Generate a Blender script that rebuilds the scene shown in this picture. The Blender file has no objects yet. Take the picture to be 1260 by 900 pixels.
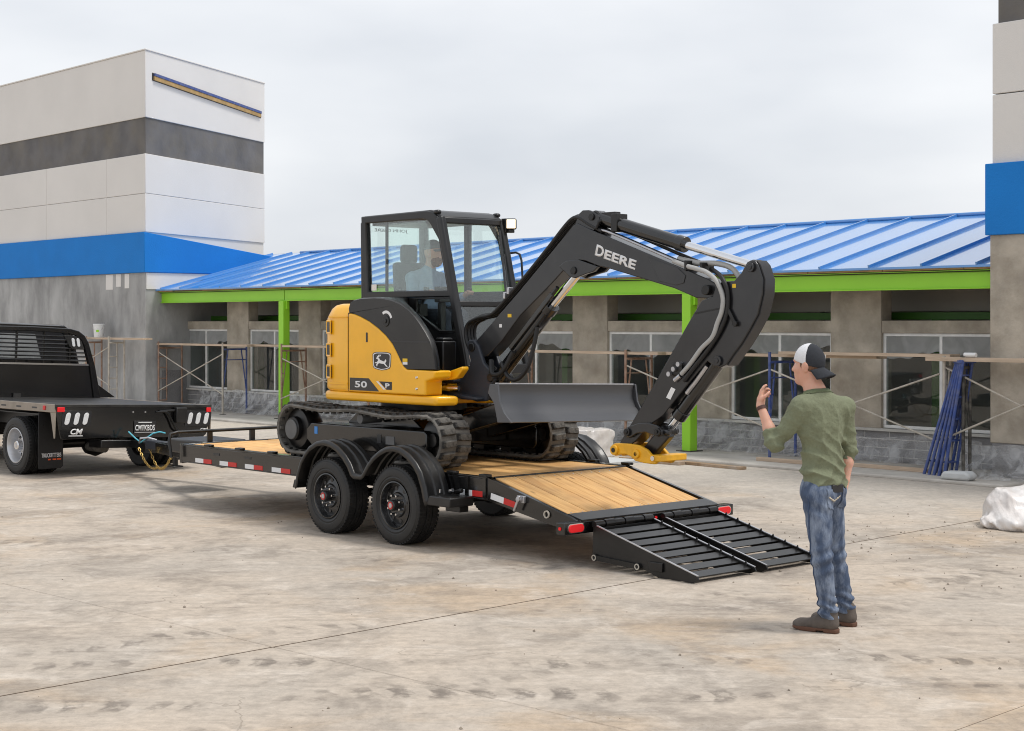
import bpy, math, random
import numpy as np
from mathutils import Vector, Matrix
R = math.radians
random.seed(7)
sc = bpy.context.scene
col = sc.collection
# ---------------------------------------------------------------- camera
cam_d = bpy.data.cameras.new('camera'); cam = bpy.data.objects.new('camera', cam_d); col.objects.link(cam)
cam.location = (0, 0, 1.96); cam.rotation_euler = (R(90), 0, 0)
cam_d.sensor_width = 36; cam_d.lens = 56.0; cam_d.shift_y = -0.0421
cam_d.clip_start = 0.1; cam_d.clip_end = 3000
sc.camera = cam
# ---------------------------------------------------------------- sky, sun, exposure
SUN_EL, SUN_AZ = 66.0, 105.0            # azimuth measured clockwise from +Y (high, off to the right)
w = bpy.data.worlds.new('World'); sc.world = w; w.use_nodes = True
nt = w.node_tree; nt.nodes.clear()
def wn(t, **k):
    n = nt.nodes.new(t)
    for a, b in k.items(): setattr(n, a, b)
    return n
sky = wn('ShaderNodeTexSky', sky_type='NISHITA', sun_disc=False, sun_elevation=R(SUN_EL), sun_rotation=R(SUN_AZ))
sky.air_density = 1.0; sky.dust_density = 3.0
tc = wn('ShaderNodeTexCoord'); mp = wn('ShaderNodeMapping'); mp.inputs['Scale'].default_value = (1.6, 1.6, 4.6)
nz = wn('ShaderNodeTexNoise'); nz.inputs['Scale'].default_value = 1.5; nz.inputs['Detail'].default_value = 5; nz.inputs['Roughness'].default_value = .45
rmp = wn('ShaderNodeValToRGB')
rmp.color_ramp.elements[0].position = .34; rmp.color_ramp.elements[0].color = (.50, .525, .565, 1)
rmp.color_ramp.elements[1].position = .64; rmp.color_ramp.elements[1].color = (.73, .738, .752, 1)
sepw = wn('ShaderNodeSeparateXYZ')
bgs = wn('ShaderNodeBackground'); bgs.inputs['Strength'].default_value = .10
bgc = wn('ShaderNodeBackground'); bgc.inputs['Strength'].default_value = 1.0
mixw = wn('ShaderNodeMixShader'); mixw.inputs[0].default_value = .90      # thick cloud cover over the clear sky
outw = wn('ShaderNodeOutputWorld')
L = nt.links.new
L(tc.outputs['Generated'], mp.inputs[0]); L(mp.outputs[0], nz.inputs['Vector']); L(nz.outputs['Fac'], rmp.inputs[0])
L(rmp.outputs[0], bgc.inputs['Color']); L(sky.outputs[0], bgs.inputs['Color'])
L(bgs.outputs[0], mixw.inputs[1]); L(bgc.outputs[0], mixw.inputs[2]); L(mixw.outputs[0], outw.inputs['Surface'])
sun_d = bpy.data.lights.new('sun', 'SUN'); sun_d.energy = 1.5; sun_d.angle = R(14); sun_d.color = (1, .965, .91)
sun = bpy.data.objects.new('sun', sun_d); col.objects.link(sun)
sdir = Vector((math.sin(R(SUN_AZ))*math.cos(R(SUN_EL)), math.cos(R(SUN_AZ))*math.cos(R(SUN_EL)), math.sin(R(SUN_EL))))
sun.rotation_euler = sdir.to_track_quat('Z', 'Y').to_euler()
sc.view_settings.view_transform = 'Standard'; sc.view_settings.look = 'None'
sc.view_settings.exposure = 0.52; sc.view_settings.gamma = 1.0; sc.view_settings.use_curve_mapping = False
sc.cycles.filter_width = 1.05; sc.cycles.max_bounces = 6; sc.cycles.diffuse_bounces = 3; sc.cycles.transparent_max_bounces = 20
# ---------------------------------------------------------------- materials
def lin(c): return tuple(((x/255.)/12.92 if x <= 10 else (((x/255.)+.055)/1.055)**2.4) for x in c)
MATS = {}
def mat(name, c, rough=.5, metal=0., var=.0, vscale=6., bump=0., bscale=40., dirt=None, dirt_amt=.0, dscale=3., coat=0., spec=.5, stretch=None, world=False, alpha=None, detail=5.):
    """principled material: base colour with noise variation, optional dirt colour in noise patches, fine bump"""
    m = bpy.data.materials.new(name); m.use_nodes = True; t = m.node_tree; n = t.nodes; l = t.links.new
    b = n['Principled BSDF']
    b.inputs['Roughness'].default_value = rough; b.inputs['Metallic'].default_value = metal
    b.inputs['Coat Weight'].default_value = coat; b.inputs['Coat Roughness'].default_value = .08
    b.inputs['Specular IOR Level'].default_value = spec
    b.inputs['Base Color'].default_value = (*c, 1)
    if var or bump or dirt is not None:
        if world: src = n.new('ShaderNodeNewGeometry').outputs['Position']
        else: src = n.new('ShaderNodeTexCoord').outputs['Object']
        if stretch:
            mpn = n.new('ShaderNodeMapping'); mpn.inputs['Scale'].default_value = stretch; l(src, mpn.inputs[0]); src = mpn.outputs[0]
        cur = None
        if var:
            a = n.new('ShaderNodeTexNoise'); a.inputs['Scale'].default_value = vscale; a.inputs['Detail'].default_value = detail; l(src, a.inputs['Vector'])
            mr = n.new('ShaderNodeMapRange'); mr.inputs[1].default_value = .3; mr.inputs[2].default_value = .7; mr.inputs[3].default_value = 1-var; mr.inputs[4].default_value = 1+var
            l(a.outputs['Fac'], mr.inputs[0])
            mx = n.new('ShaderNodeVectorMath'); mx.operation = 'SCALE'; mx.inputs[0].default_value = c; l(mr.outputs[0], mx.inputs['Scale']); cur = mx.outputs[0]
        if dirt is not None:
            a = n.new('ShaderNodeTexNoise'); a.inputs['Scale'].default_value = dscale; a.inputs['Detail'].default_value = 7; a.inputs['Roughness'].default_value = .65; l(src, a.inputs['Vector'])
            mr = n.new('ShaderNodeMapRange'); mr.inputs[1].default_value = .42; mr.inputs[2].default_value = .75; mr.inputs[3].default_value = 0; mr.inputs[4].default_value = dirt_amt; l(a.outputs['Fac'], mr.inputs[0])
            mx = n.new('ShaderNodeMix'); mx.data_type = 'RGBA'; l(mr.outputs[0], mx.inputs[0])
            if cur is not None: l(cur, mx.inputs[6])
            else: mx.inputs[6].default_value = (*c, 1)
            mx.inputs[7].default_value = (*dirt, 1); cur = mx.outputs[2]
            rr = n.new('ShaderNodeMapRange'); rr.inputs[3].default_value = rough; rr.inputs[4].default_value = min(1, rough+.35); l(mr.outputs[0], rr.inputs[0]); l(rr.outputs[0], b.inputs['Roughness'])
        if cur is not None: l(cur, b.inputs['Base Color'])
        if bump:
            a = n.new('ShaderNodeTexNoise'); a.inputs['Scale'].default_value = bscale; a.inputs['Detail'].default_value = 6; l(src, a.inputs['Vector'])
            bp = n.new('ShaderNodeBump'); bp.inputs['Strength'].default_value = bump; bp.inputs['Distance'].default_value = .02; l(a.outputs['Fac'], bp.inputs['Height']); l(bp.outputs[0], b.inputs['Normal'])
    MATS[name] = m
    return m
def glassy(name, tint, refl=.5, haze=0., hazecol=(.8, .85, .85), rough=.0, bump=0., bscale=6., ior=1.45, fold=.5):
    """thin clear sheet: tinted transparency, fresnel gloss, and a little milky scatter"""
    m = bpy.data.materials.new(name); m.use_nodes = True; t = m.node_tree; n = t.nodes; l = t.links.new; n.clear()
    tr = n.new('ShaderNodeBsdfTransparent'); tr.inputs[0].default_value = (*tint, 1)
    gl = n.new('ShaderNodeBsdfGlossy'); gl.inputs['Roughness'].default_value = rough; gl.inputs['Color'].default_value = (1, 1, 1, 1)
    df = n.new('ShaderNodeBsdfDiffuse'); df.inputs[0].default_value = (*hazecol, 1)
    tl = n.new('ShaderNodeBsdfTranslucent'); tl.inputs[0].default_value = (*hazecol, 1)
    fr = n.new('ShaderNodeLayerWeight'); fr.inputs['Blend'].default_value = .5      # symmetric facing term, the same from both sides of the sheet
    pw_ = n.new('ShaderNodeMath'); pw_.operation = 'POWER'; pw_.inputs[1].default_value = 4.; l(fr.outputs['Facing'], pw_.inputs[0])
    sm = n.new('ShaderNodeMath'); sm.operation = 'MULTIPLY_ADD'; sm.inputs[1].default_value = refl*1.6; sm.inputs[2].default_value = refl*.09; l(pw_.outputs[0], sm.inputs[0])
    dt = n.new('ShaderNodeMixShader'); dt.inputs[0].default_value = .4; l(df.outputs[0], dt.inputs[1]); l(tl.outputs[0], dt.inputs[2])
    m1 = n.new('ShaderNodeMixShader'); m1.inputs[0].default_value = haze; l(tr.outputs[0], m1.inputs[1]); l(dt.outputs[0], m1.inputs[2])
    m2 = n.new('ShaderNodeMixShader'); l(sm.outputs[0], m2.inputs[0]); l(m1.outputs[0], m2.inputs[1]); l(gl.outputs[0], m2.inputs[2])
    o = n.new('ShaderNodeOutputMaterial'); l(m2.outputs[0], o.inputs['Surface'])
    if bump:
        tc = n.new('ShaderNodeTexCoord'); a = n.new('ShaderNodeTexNoise'); a.inputs['Scale'].default_value = bscale; a.inputs['Detail'].default_value = 6; a.inputs['Distortion'].default_value = 1.2; l(tc.outputs['Object'], a.inputs['Vector'])
        bp = n.new('ShaderNodeBump'); bp.inputs['Strength'].default_value = bump; bp.inputs['Distance'].default_value = .05; l(a.outputs['Fac'], bp.inputs['Height'])
        for s in (gl, df, tl, fr): l(bp.outputs[0], s.inputs['Normal'])
        if haze:   # folds of the sheet: cloudier where it doubles up
            mr = n.new('ShaderNodeMapRange'); mr.inputs[1].default_value = .35; mr.inputs[2].default_value = .68; mr.inputs[3].default_value = haze*(1-fold); mr.inputs[4].default_value = min(1, haze*(1+fold*1.6)); l(a.outputs['Fac'], mr.inputs[0]); l(mr.outputs[0], m1.inputs[0])
    MATS[name] = m
    return m
def emis(name, c, s):
    m = bpy.data.materials.new(name); m.use_nodes = True; b = m.node_tree.nodes['Principled BSDF']
    b.inputs['Base Color'].default_value = (*c, 1); b.inputs['Emission Color'].default_value = (*c, 1); b.inputs['Emission Strength'].default_value = s
    MATS[name] = m; return m
# ---------------------------------------------------------------- mesh helpers
class MB:
    def __init__(s): s.v = []; s.f = []
    def add(s, vs, fs):
        o = len(s.v); s.v += [tuple(map(float, p)) for p in vs]; s.f += [tuple(i+o for i in q) for q in fs]; return s
    def box(s, x0, x1, y0, y1, z0, z1, M=None):
        vs = [Vector((x, y, z)) for x in (x0, x1) for y in (y0, y1) for z in (z0, z1)]
        if M is not None: vs = [M @ p for p in vs]
        return s.add(vs, [(0, 1, 3, 2), (4, 6, 7, 5), (0, 4, 5, 1), (2, 3, 7, 6), (0, 2, 6, 4), (1, 5, 7, 3)])
    def prism(s, poly, a, b, axis='y'):
        """polygon extruded along an axis: 'y' polygon is (x,z); 'z' (x,y); 'x' (y,z)"""
        n = len(poly)
        def P(p, h): return {'y': (p[0], h, p[1]), 'z': (p[0], p[1], h), 'x': (h, p[0], p[1])}[axis]
        vs = [P(p, a) for p in poly]+[P(p, b) for p in poly]
        fs = [tuple(range(n)), tuple(range(2*n-1, n-1, -1))]+[(i, i+n, (i+1) % n+n, (i+1) % n) for i in range(n)]
        return s.add(vs, fs)
    def cyl(s, p0, p1, r, r1=None, n=16):
        p0, p1 = Vector(p0), Vector(p1); r1 = r if r1 is None else r1
        d = (p1-p0).normalized(); q = d.to_track_quat('Z', 'Y').to_matrix()
        vs = []
        for p, rr in ((p0, r), (p1, r1)):
            vs += [p+q @ Vector((rr*math.cos(2*math.pi*i/n), rr*math.sin(2*math.pi*i/n), 0)) for i in range(n)]
        return s.add(vs, [tuple(range(n-1, -1, -1)), tuple(range(n, 2*n))]+[(i, (i+1) % n, (i+1) % n+n, i+n) for i in range(n)])
    def tube(s, path, r, n=8):
        path = [Vector(p) for p in path]; m = len(path); vs = []
        up = None
        for i, p in enumerate(path):
            d = (path[min(i+1, m-1)]-path[max(i-1, 0)])
            if d.length < 1e-9: d = Vector((0, 0, 1))
            d.normalize()
            if up is None:
                up = d.orthogonal().normalized()
            else:
                up = (up-d*up.dot(d)).normalized()
            v = d.cross(up); rr = r[i] if isinstance(r, (list, tuple)) else r
            vs += [p+(up*math.cos(2*math.pi*k/n)+v*math.sin(2*math.pi*k/n))*rr for k in range(n)]
        fs = [tuple(range(n-1, -1, -1)), tuple(range((m-1)*n, m*n))]
        fs += [(i*n+k, i*n+(k+1) % n, (i+1)*n+(k+1) % n, (i+1)*n+k) for i in range(m-1) for k in range(n)]
        return s.add(vs, fs)
    def bar(s, p0, p1, w, h, up=(0, 0, 1)):
        """rectangular bar between two points"""
        p0, p1 = Vector(p0), Vector(p1); d = (p1-p0).normalized(); up = Vector(up)
        if abs(d.dot(up)) > .98: up = Vector((1, 0, 0))
        a = d.cross(up).normalized(); b = a.cross(d).normalized()
        vs = [p+a*(i*w/2)+b*(j*h/2) for p in (p0, p1) for i, j in ((-1, -1), (1, -1), (1, 1), (-1, 1))]
        return s.add(vs, [(3, 2, 1, 0), (4, 5, 6, 7)]+[(k, (k+1) % 4, (k+1) % 4+4, k+4) for k in range(4)])
    def lathe(s, prof, o=(0, 0, 0), axis='y', n=40, closed=False, caps=True):
        """profile of (radius, height along axis)"""
        m = len(prof); vs = []
        for r, h in prof:
            for k in range(n):
                a = 2*math.pi*k/n; c, d = r*math.cos(a), r*math.sin(a)
                p = {'y': (c, h, d), 'z': (c, d, h), 'x': (h, c, d)}[axis]
                vs.append((o[0]+p[0], o[1]+p[1], o[2]+p[2]))
        fs = [(i*n+k, i*n+(k+1) % n, (i+1)*n+(k+1) % n, (i+1)*n+k) for i in range(m-1) for k in range(n)]
        if closed: fs += [((m-1)*n+k, (m-1)*n+(k+1) % n, (k+1) % n, k) for k in range(n)]
        elif caps: fs += [tuple(range(n-1, -1, -1)), tuple(range((m-1)*n, m*n))]
        return s.add(vs, fs)
    def loft(s, rings, cap=True, closed=True):
        n = len(rings[0]); m = len(rings)
        vs = [p for r in rings for p in r]
        kk = n if closed else n-1
        fs = [(i*n+k, i*n+(k+1) % n, (i+1)*n+(k+1) % n, (i+1)*n+k) for i in range(m-1) for k in range(kk)]
        if cap: fs += [tuple(range(n-1, -1, -1)), tuple(range((m-1)*n, m*n))]
        return s.add(vs, fs)
    def grid(s, fn, nu, nv):
        vs = [fn(i/nu, j/nv) for i in range(nu+1) for j in range(nv+1)]
        return s.add(vs, [(i*(nv+1)+j, (i+1)*(nv+1)+j, (i+1)*(nv+1)+j+1, i*(nv+1)+j+1) for i in range(nu) for j in range(nv)])
    def mesh(s, name, m=None, smooth=38):
        me = bpy.data.meshes.new(name); me.from_pydata(s.v, [], s.f)
        fix_normals(me)
        if smooth:
            me.polygons.foreach_set('use_smooth', [True]*len(me.polygons)); me.set_sharp_from_angle(angle=R(smooth))
        if m is not None: me.materials.append(MATS[m] if isinstance(m, str) else m)
        return me
    def build(s, name, m, parent=None, bevel=0., smooth=38, seg=2, solid=0., sub=0):
        return put(name, s.mesh(name, m, smooth), parent, bevel, seg, solid, sub)
def fix_normals(me):
    import bmesh
    b = bmesh.new(); b.from_mesh(me); bmesh.ops.recalc_face_normals(b, faces=b.faces); b.to_mesh(me); b.free()
def put(name, me, parent=None, bevel=0., seg=2, solid=0., sub=0):
    o = bpy.data.objects.new(name, me); col.objects.link(o); o.parent = parent
    if solid:
        md = o.modifiers.new('solid', 'SOLIDIFY'); md.thickness = solid; md.offset = 0
    if bevel:
        md = o.modifiers.new('bevel', 'BEVEL'); md.width = bevel; md.segments = seg; md.limit_method = 'ANGLE'; md.angle_limit = R(35)
    if sub:
        md = o.modifiers.new('sub', 'SUBSURF'); md.levels = md.render_levels = sub
    return o
def tag(o, label, cat, group=None):
    o['label'] = label; o['category'] = cat
    if group: o['group'] = group
    return o
def thing(name, label, cat, loc=(0, 0, 0), rz=0., group=None):
    o = bpy.data.objects.new(name, None); col.objects.link(o); o.location = loc; o.rotation_euler = (0, 0, R(rz)); o.empty_display_size = .2
    return tag(o, label, cat, group)
def struct(o): o['kind'] = 'structure'; return o
def copy_tree(o, parent=None):
    c = o.copy(); col.objects.link(c); c.parent = parent
    for ch in o.children: copy_tree(ch, c)
    return c
def text(name, body, m, M, height, width=None, parent=None, ext=.0015, bold=.0, shear=0., space=1.):
    """lettering as a mesh: text on the local XY plane, height = capital height, M = placement matrix of lower left corner"""
    cu = bpy.data.curves.new(name, 'FONT'); cu.body = body; cu.size = 1.; cu.extrude = 0.; cu.offset = bold; cu.shear = shear; cu.space_character = space; cu.resolution_u = 3
    t = bpy.data.objects.new(name, cu); col.objects.link(t)
    dg = bpy.context.evaluated_depsgraph_get(); me = bpy.data.meshes.new_from_object(t.evaluated_get(dg)); bpy.data.objects.remove(t); bpy.data.curves.remove(cu)
    n = len(me.vertices); a = np.empty(n*3); me.vertices.foreach_get('co', a); a = a.reshape(-1, 3)
    lo, hi = a.min(0), a.max(0); sy = height/(hi[1]-lo[1]); sx = sy if width is None else width/(hi[0]-lo[0])
    a = (a-lo)*np.array([sx, sy, 0]); me.vertices.foreach_set('co', a.ravel()); me.transform(M); me.update()
    me.materials.clear(); me.materials.append(MATS[m])
    o = put(name, me, parent); md = o.modifiers.new('s', 'SOLIDIFY'); md.thickness = ext; md.offset = 0
    return o
def frame_m(o, ex, ey):
    ex = Vector(ex).normalized(); ey = Vector(ey); ey = (ey-ex*ey.dot(ex)).normalized(); ez = ex.cross(ey)
    M = Matrix((ex, ey, ez)).transposed().to_4x4(); M.translation = Vector(o); return M
# signed distance sculpting (people, soft bundles): dual surface nets on a grid
def nets(fn, lo, hi, h):
    lo = np.array(lo, float); n = np.ceil((np.array(hi)-lo)/h).astype(int)+1
    X, Y, Z = np.meshgrid(*[lo[i]+h*np.arange(n[i]) for i in range(3)], indexing='ij')
    d = fn(np.stack([X, Y, Z], -1)); sgn = d < 0
    cells = np.zeros(tuple(n-1), bool); acc = np.zeros(tuple(n-1)+(3,)); cnt = np.zeros(tuple(n-1))
    cs = [(i, j, k) for i in (0, 1) for j in (0, 1) for k in (0, 1)]
    sl = lambda c: tuple(slice(c[a], n[a]-1+c[a]) for a in range(3))
    for c in cs:
        for a in range(3):
            if c[a]: continue
            e = list(c); e[a] = 1; d0, d1 = d[sl(c)], d[sl(e)]; cr = (d0 < 0) != (d1 < 0)
            t = np.where(cr, d0/np.where(cr, d0-d1, 1), 0)
            for b in range(3): acc[..., b] += np.where(cr, c[b]+(t if b == a else 0), 0)
            cnt += cr; cells |= cr
    idx = -np.ones(tuple(n-1), int); idx[cells] = np.arange(cells.sum())
    ijk = np.argwhere(cells); vs = lo+h*(ijk+acc[cells]/cnt[cells][:, None])
    fs = []
    for a in range(3):
        b, c = (a+1) % 3, (a+2) % 3
        s0 = [slice(1, n[i]-1) for i in range(3)]; s0[a] = slice(0, n[a]-1); s1 = list(s0); s1[a] = slice(1, n[a])
        g0, g1 = sgn[tuple(s0)], sgn[tuple(s1)]; q = np.argwhere(g0 != g1); f0 = g0[g0 != g1]
        q = q+np.array([1 if i != a else 0 for i in range(3)])
        def at(db, dc):
            r = q.copy(); r[:, b] -= db; r[:, c] -= dc; return idx[r[:, 0], r[:, 1], r[:, 2]]
        F = np.stack([at(0, 0), at(1, 0), at(1, 1), at(0, 1)], 1); F[~f0] = F[~f0][:, ::-1]; fs.append(F)
    return vs, np.concatenate(fs)
def sdf_obj(name, fn, lo, hi, h, m, parent=None):
    vs, fs = nets(fn, lo, hi, h); me = bpy.data.meshes.new(name); me.from_pydata(vs.tolist(), [], fs.tolist())
    me.polygons.foreach_set('use_smooth', [True]*len(me.polygons)); me.materials.append(MATS[m]); me.validate()
    return put(name, me, parent)
def cone(p, a, b, ra, rb):
    a, b = np.array(a, float), np.array(b, float); ab = b-a; t = np.clip(((p-a) @ ab)/(ab @ ab), 0, 1)
    return np.linalg.norm(p-a-t[..., None]*ab, axis=-1)-(ra+(rb-ra)*t)
def ell(p, c, r, M=None):
    q = p-np.array(c, float)
    if M is not None: q = q @ np.array(M)          # columns of M are the local axes
    q = q/np.array(r); k = np.linalg.norm(q, axis=-1); return (k-1)*min(r)*np.where(k > 1, 1., 1.)
def smin(a, b, k):
    h = np.clip(.5+.5*(b-a)/k, 0, 1); return b+(a-b)*h-k*h*(1-h)
def smany(k, *d):
    r = d[0]
    for x in d[1:]: r = smin(r, x, k)
    return r
def wob(p, s, seed=0):
    """cheap smooth 3D noise"""
    rs = np.random.RandomState(seed); o = 0
    for i in range(7):
        k = rs.normal(size=3)*s*(1+.35*i); o = o+np.sin(p @ k+rs.rand()*6.28)/(1+.4*i)
    return o/3
# ---------------------------------------------------------------- palette
mat('black_paint', lin((7, 7, 8)), .2, var=.15, coat=.5, dirt=lin((90, 87, 83)), dirt_amt=.10, dscale=2.2)
mat('black_satin', lin((12, 12, 13)), .34, var=.12, dirt=lin((90, 86, 82)), dirt_amt=.10, dscale=3)
mat('black_plastic', lin((14, 14, 15)), .36, coat=.1, bump=.06, bscale=180, dirt=lin((100, 95, 88)), dirt_amt=.15, dscale=2.5)
mat('boom_grey', lin((23, 24, 28)), .30, var=.12, vscale=3, coat=.35, dirt=lin((74, 73, 71)), dirt_amt=.2, dscale=3)
mat('cast_grey', lin((46, 50, 58)), .5, var=.1, vscale=5, bump=.1, bscale=90)
mat('cab_grey', lin((24, 25, 27)), .32, var=.06, dirt=lin((95, 92, 88)), dirt_amt=.12)
mat('blade_steel', lin((88, 89, 92)), .36, metal=.55, var=.10, vscale=2.2, bump=.05, bscale=60, stretch=(1, .12, 1), dirt=lin((96, 95, 94)), dirt_amt=.3, dscale=4)
mat('deere_yellow', lin((250, 184, 20)), .34, var=.03, vscale=3, coat=.35, dirt=lin((150, 115, 45)), dirt_amt=.14, dscale=3.5)
mat('coupler_yellow', lin((238, 176, 30)), .42, var=.06, vscale=8, dirt=lin((120, 95, 50)), dirt_amt=.3, dscale=9)
mat('rubber', lin((18, 18, 19)), .72, var=.15, vscale=9, bump=.15, bscale=120, dirt=lin((95, 90, 84)), dirt_amt=.22, dscale=5)
mat('track_rubber', lin((30, 29, 28)), .8, var=.25, vscale=10, bump=.25, bscale=50, dirt=lin((150, 146, 139)), dirt_amt=.8, dscale=9)
mat('track_dusty', lin((112, 109, 104)), .9, var=.25, vscale=9, bump=.3, bscale=50, dirt=lin((60, 57, 54)), dirt_amt=.8, dscale=6)
mat('chrome', (.75, .76, .78), .14, metal=1.)
mat('steel', (.5, .5, .52), .35, metal=.9, var=.15, vscale=20)
mat('white_paint', (.78, .78, .77), .45)
mat('decal_white', (.8, .8, .8), .5)
mat('decal_black', (.02, .02, .022), .35)
mat('red_tape', lin((196, 36, 32)), .35); mat('white_tape', lin((225, 226, 228)), .35)
mat('cloth_black', (.02, .02, .022), .85, bump=.2, bscale=200)
emis('lamp_red', lin((205, 22, 28)), .22)
emis('lamp_white', (1, .80, .55), 1.6)
mat('lens_clear', (.72, .73, .74), .25, var=.12, vscale=60)
mat('lens_red', lin((205, 25, 30)), .25)
glassy('cab_glass', (.94, .98, .968), .65, haze=.0, hazecol=(.75, .85, .83))
glassy('window_glass', (.80, .83, .82), .35, haze=.02)
glassy('plastic_film', (.97, .97, .97), .12, haze=.5, hazecol=(.8, .81, .81), rough=.35, bump=.25, bscale=3., fold=.12)
glassy('plastic_sheet', (.98, .98, .98), .6, haze=.30, hazecol=(.85, .86, .87), rough=.2, bump=1., bscale=4., fold=.95)
glassy('plastic_clear', (.985, .985, .985), .45, haze=.24, hazecol=(.85, .86, .87), rough=.22, bump=.6, bscale=4., fold=.9)
# ================================================================ materials of the place
def concrete_ground(name):
    m = bpy.data.materials.new(name); m.use_nodes = True; t = m.node_tree; n = t.nodes; l = t.links.new; b = n['Principled BSDF']
    pos = n.new('ShaderNodeNewGeometry').outputs['Position']
    def mp(sx, sy, rz, src=pos):
        q = n.new('ShaderNodeMapping'); q.inputs['Rotation'].default_value = (0, 0, rz); q.inputs['Scale'].default_value = (sx, sy, 1); l(src, q.inputs[0]); return q.outputs[0]
    def noise(src, s, d=5, r=.55, dist=0.):
        q = n.new('ShaderNodeTexNoise'); q.inputs['Scale'].default_value = s; q.inputs['Detail'].default_value = d; q.inputs['Roughness'].default_value = r; q.inputs['Distortion'].default_value = dist; l(src, q.inputs['Vector']); return q.outputs['Fac']
    def rng(x, a, c, lo=0., hi=1.):
        q = n.new('ShaderNodeMapRange'); q.interpolation_type = 'SMOOTHSTEP'; q.inputs[1].default_value = a; q.inputs[2].default_value = c; q.inputs[3].default_value = lo; q.inputs[4].default_value = hi; l(x, q.inputs[0]); return q.outputs[0]
    def mth(op, a, c=None):
        q = n.new('ShaderNodeMath'); q.operation = op
        for i, x in enumerate((a, c)):
            if x is None: continue
            if isinstance(x, (int, float)): q.inputs[i].default_value = x
            else: l(x, q.inputs[i])
        return q.outputs[0]
    def mixc(f, a, c):
        q = n.new('ShaderNodeMix'); q.data_type = 'RGBA'; l(f, q.inputs[0])
        for i, x in ((6, a), (7, c)):
            if isinstance(x, tuple): q.inputs[i].default_value = (*x, 1)
            else: l(x, q.inputs[i])
        return q.outputs[2]
    def col_noise(s, a, c, d=6, r=.6, dist=0., off=0.): 
        q = n.new('ShaderNodeMapping'); q.inputs['Location'].default_value = (off, off*1.7, 0); l(pos, q.inputs[0]); return rng(noise(q.outputs[0], s, d, r, dist), a, c)
    cur = mixc(col_noise(.3, .35, .65, 4), lin((188, 175, 160)), lin((175, 166, 155)))
    cur = mixc(mth('MULTIPLY', col_noise(.55, .5, .68, 6, .6, .4, 9), .6), cur, lin((182, 159, 132)))         # warm clay dust
    cur = mixc(mth('MULTIPLY', col_noise(1.15, .47, .64, 10, .68, .5, 3), .5), cur, lin((130, 121, 112)))     # grey mottling
    cur = mixc(mth('MULTIPLY', col_noise(.5, .52, .70, 10, .70, .3, 21), .62), cur, lin((112, 104, 97)))      # damp blotches
    cur = mixc(mth('MULTIPLY', col_noise(1.9, .52, .66, 9, .70, .6, 33), .5), cur, lin((206, 196, 184)))     # rubbed pale patches
    sc1 = rng(noise(mp(.7, 7., .85), 1.3, 8, .7, .3), .54, .66); cur = mixc(mth('MULTIPLY', sc1, .35), cur, lin((142, 132, 121)))     # drag scrapes
    sc2 = rng(noise(mp(.6, 6., -.25), 1.5, 8, .7, .4), .56, .68); cur = mixc(mth('MULTIPLY', sc2, .4), cur, lin((134, 125, 116)))
    vo = n.new('ShaderNodeTexVoronoi'); vo.feature = 'DISTANCE_TO_EDGE'; vo.inputs['Scale'].default_value = .42
    wq = n.new('ShaderNodeTexNoise'); wq.inputs['Scale'].default_value = 1.6; wq.inputs['Detail'].default_value = 6; l(pos, wq.inputs['Vector'])
    wa = n.new('ShaderNodeVectorMath'); wa.operation = 'SCALE'; wa.inputs['Scale'].default_value = 1.1; l(wq.outputs['Color'], wa.inputs[0]); wb = n.new('ShaderNodeVectorMath'); wb.operation = 'ADD'; l(pos, wb.inputs[0]); l(wa.outputs[0], wb.inputs[1]); l(wb.outputs[0], vo.inputs['Vector'])
    crk = mth('MULTIPLY', rng(vo.outputs['Distance'], .0015, .005, 1., 0.), rng(noise(pos, .5, 2), .5, .62)); cur = mixc(mth('MULTIPLY', crk, .35), cur, lin((96, 86, 76)))
    # rows of tyre lug prints
    sep = n.new('ShaderNodeSeparateXYZ'); l(pos, sep.inputs[0]); X, Y = sep.outputs[0], sep.outputs[1]
    wv = mth('MULTIPLY', mth('SUBTRACT', noise(pos, .35, 2), .5), 1.0)
    tot = None
    for ang, off, wd, amt in ((5, 8.35, .15, .7), (2, 9.15, .13, .65), (24, 9.85, .16, .6), (-14, 12.6, .2, .4), (38, 7.0, .14, .4)):
        c, s = math.cos(R(ang)), math.sin(R(ang))
        u = mth('ADD', mth('MULTIPLY', X, c), mth('MULTIPLY', Y, s)); v = mth('ADD', mth('SUBTRACT', mth('MULTIPLY', Y, c), mth('MULTIPLY', X, s)), wv)
        v = mth('SUBTRACT', v, off); av = mth('ABSOLUTE', v)
        band = rng(av, wd*.5, wd*1.3, 1., 0.)
        lug = rng(mth('SINE', mth('ADD', mth('ADD', mth('MULTIPLY', u, 2*math.pi/.21), mth('MULTIPLY', av, 9.)), mth('MULTIPLY', noise(pos, 3.1, 3), 5.))), -.5, .3)
        pat = mth('MULTIPLY', rng(noise(pos, 1.1, 3), .43, .58), rng(noise(pos, 7., 4, .7), .34, .58))
        k = mth('MULTIPLY', mth('MULTIPLY', band, lug), mth('MULTIPLY', pat, amt)); tot = k if tot is None else mth('MAXIMUM', tot, k)
    cur = mixc(tot, cur, lin((100, 92, 85)))
    # pale dust towards the building
    dust = rng(mth('ADD', mth('MULTIPLY', X, .742), mth('MULTIPLY', Y, .6704)), 12.2, 16.6); cur = mixc(mth('MULTIPLY', dust, .6), cur, lin((198, 191, 181)))
    # grit and pits
    pit = rng(noise(pos, 45, 3, .7), .60, .70); cur = mixc(mth('MULTIPLY', pit, .3), cur, lin((100, 94, 88)))
    fine = noise(pos, 11, 9, .78)
    gain = rng(fine, .34, .66, .86, 1.13); q = n.new('ShaderNodeVectorMath'); q.operation = 'SCALE'; l(cur, q.inputs[0]); l(gain, q.inputs['Scale']); l(q.outputs[0], b.inputs['Base Color'])
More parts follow.
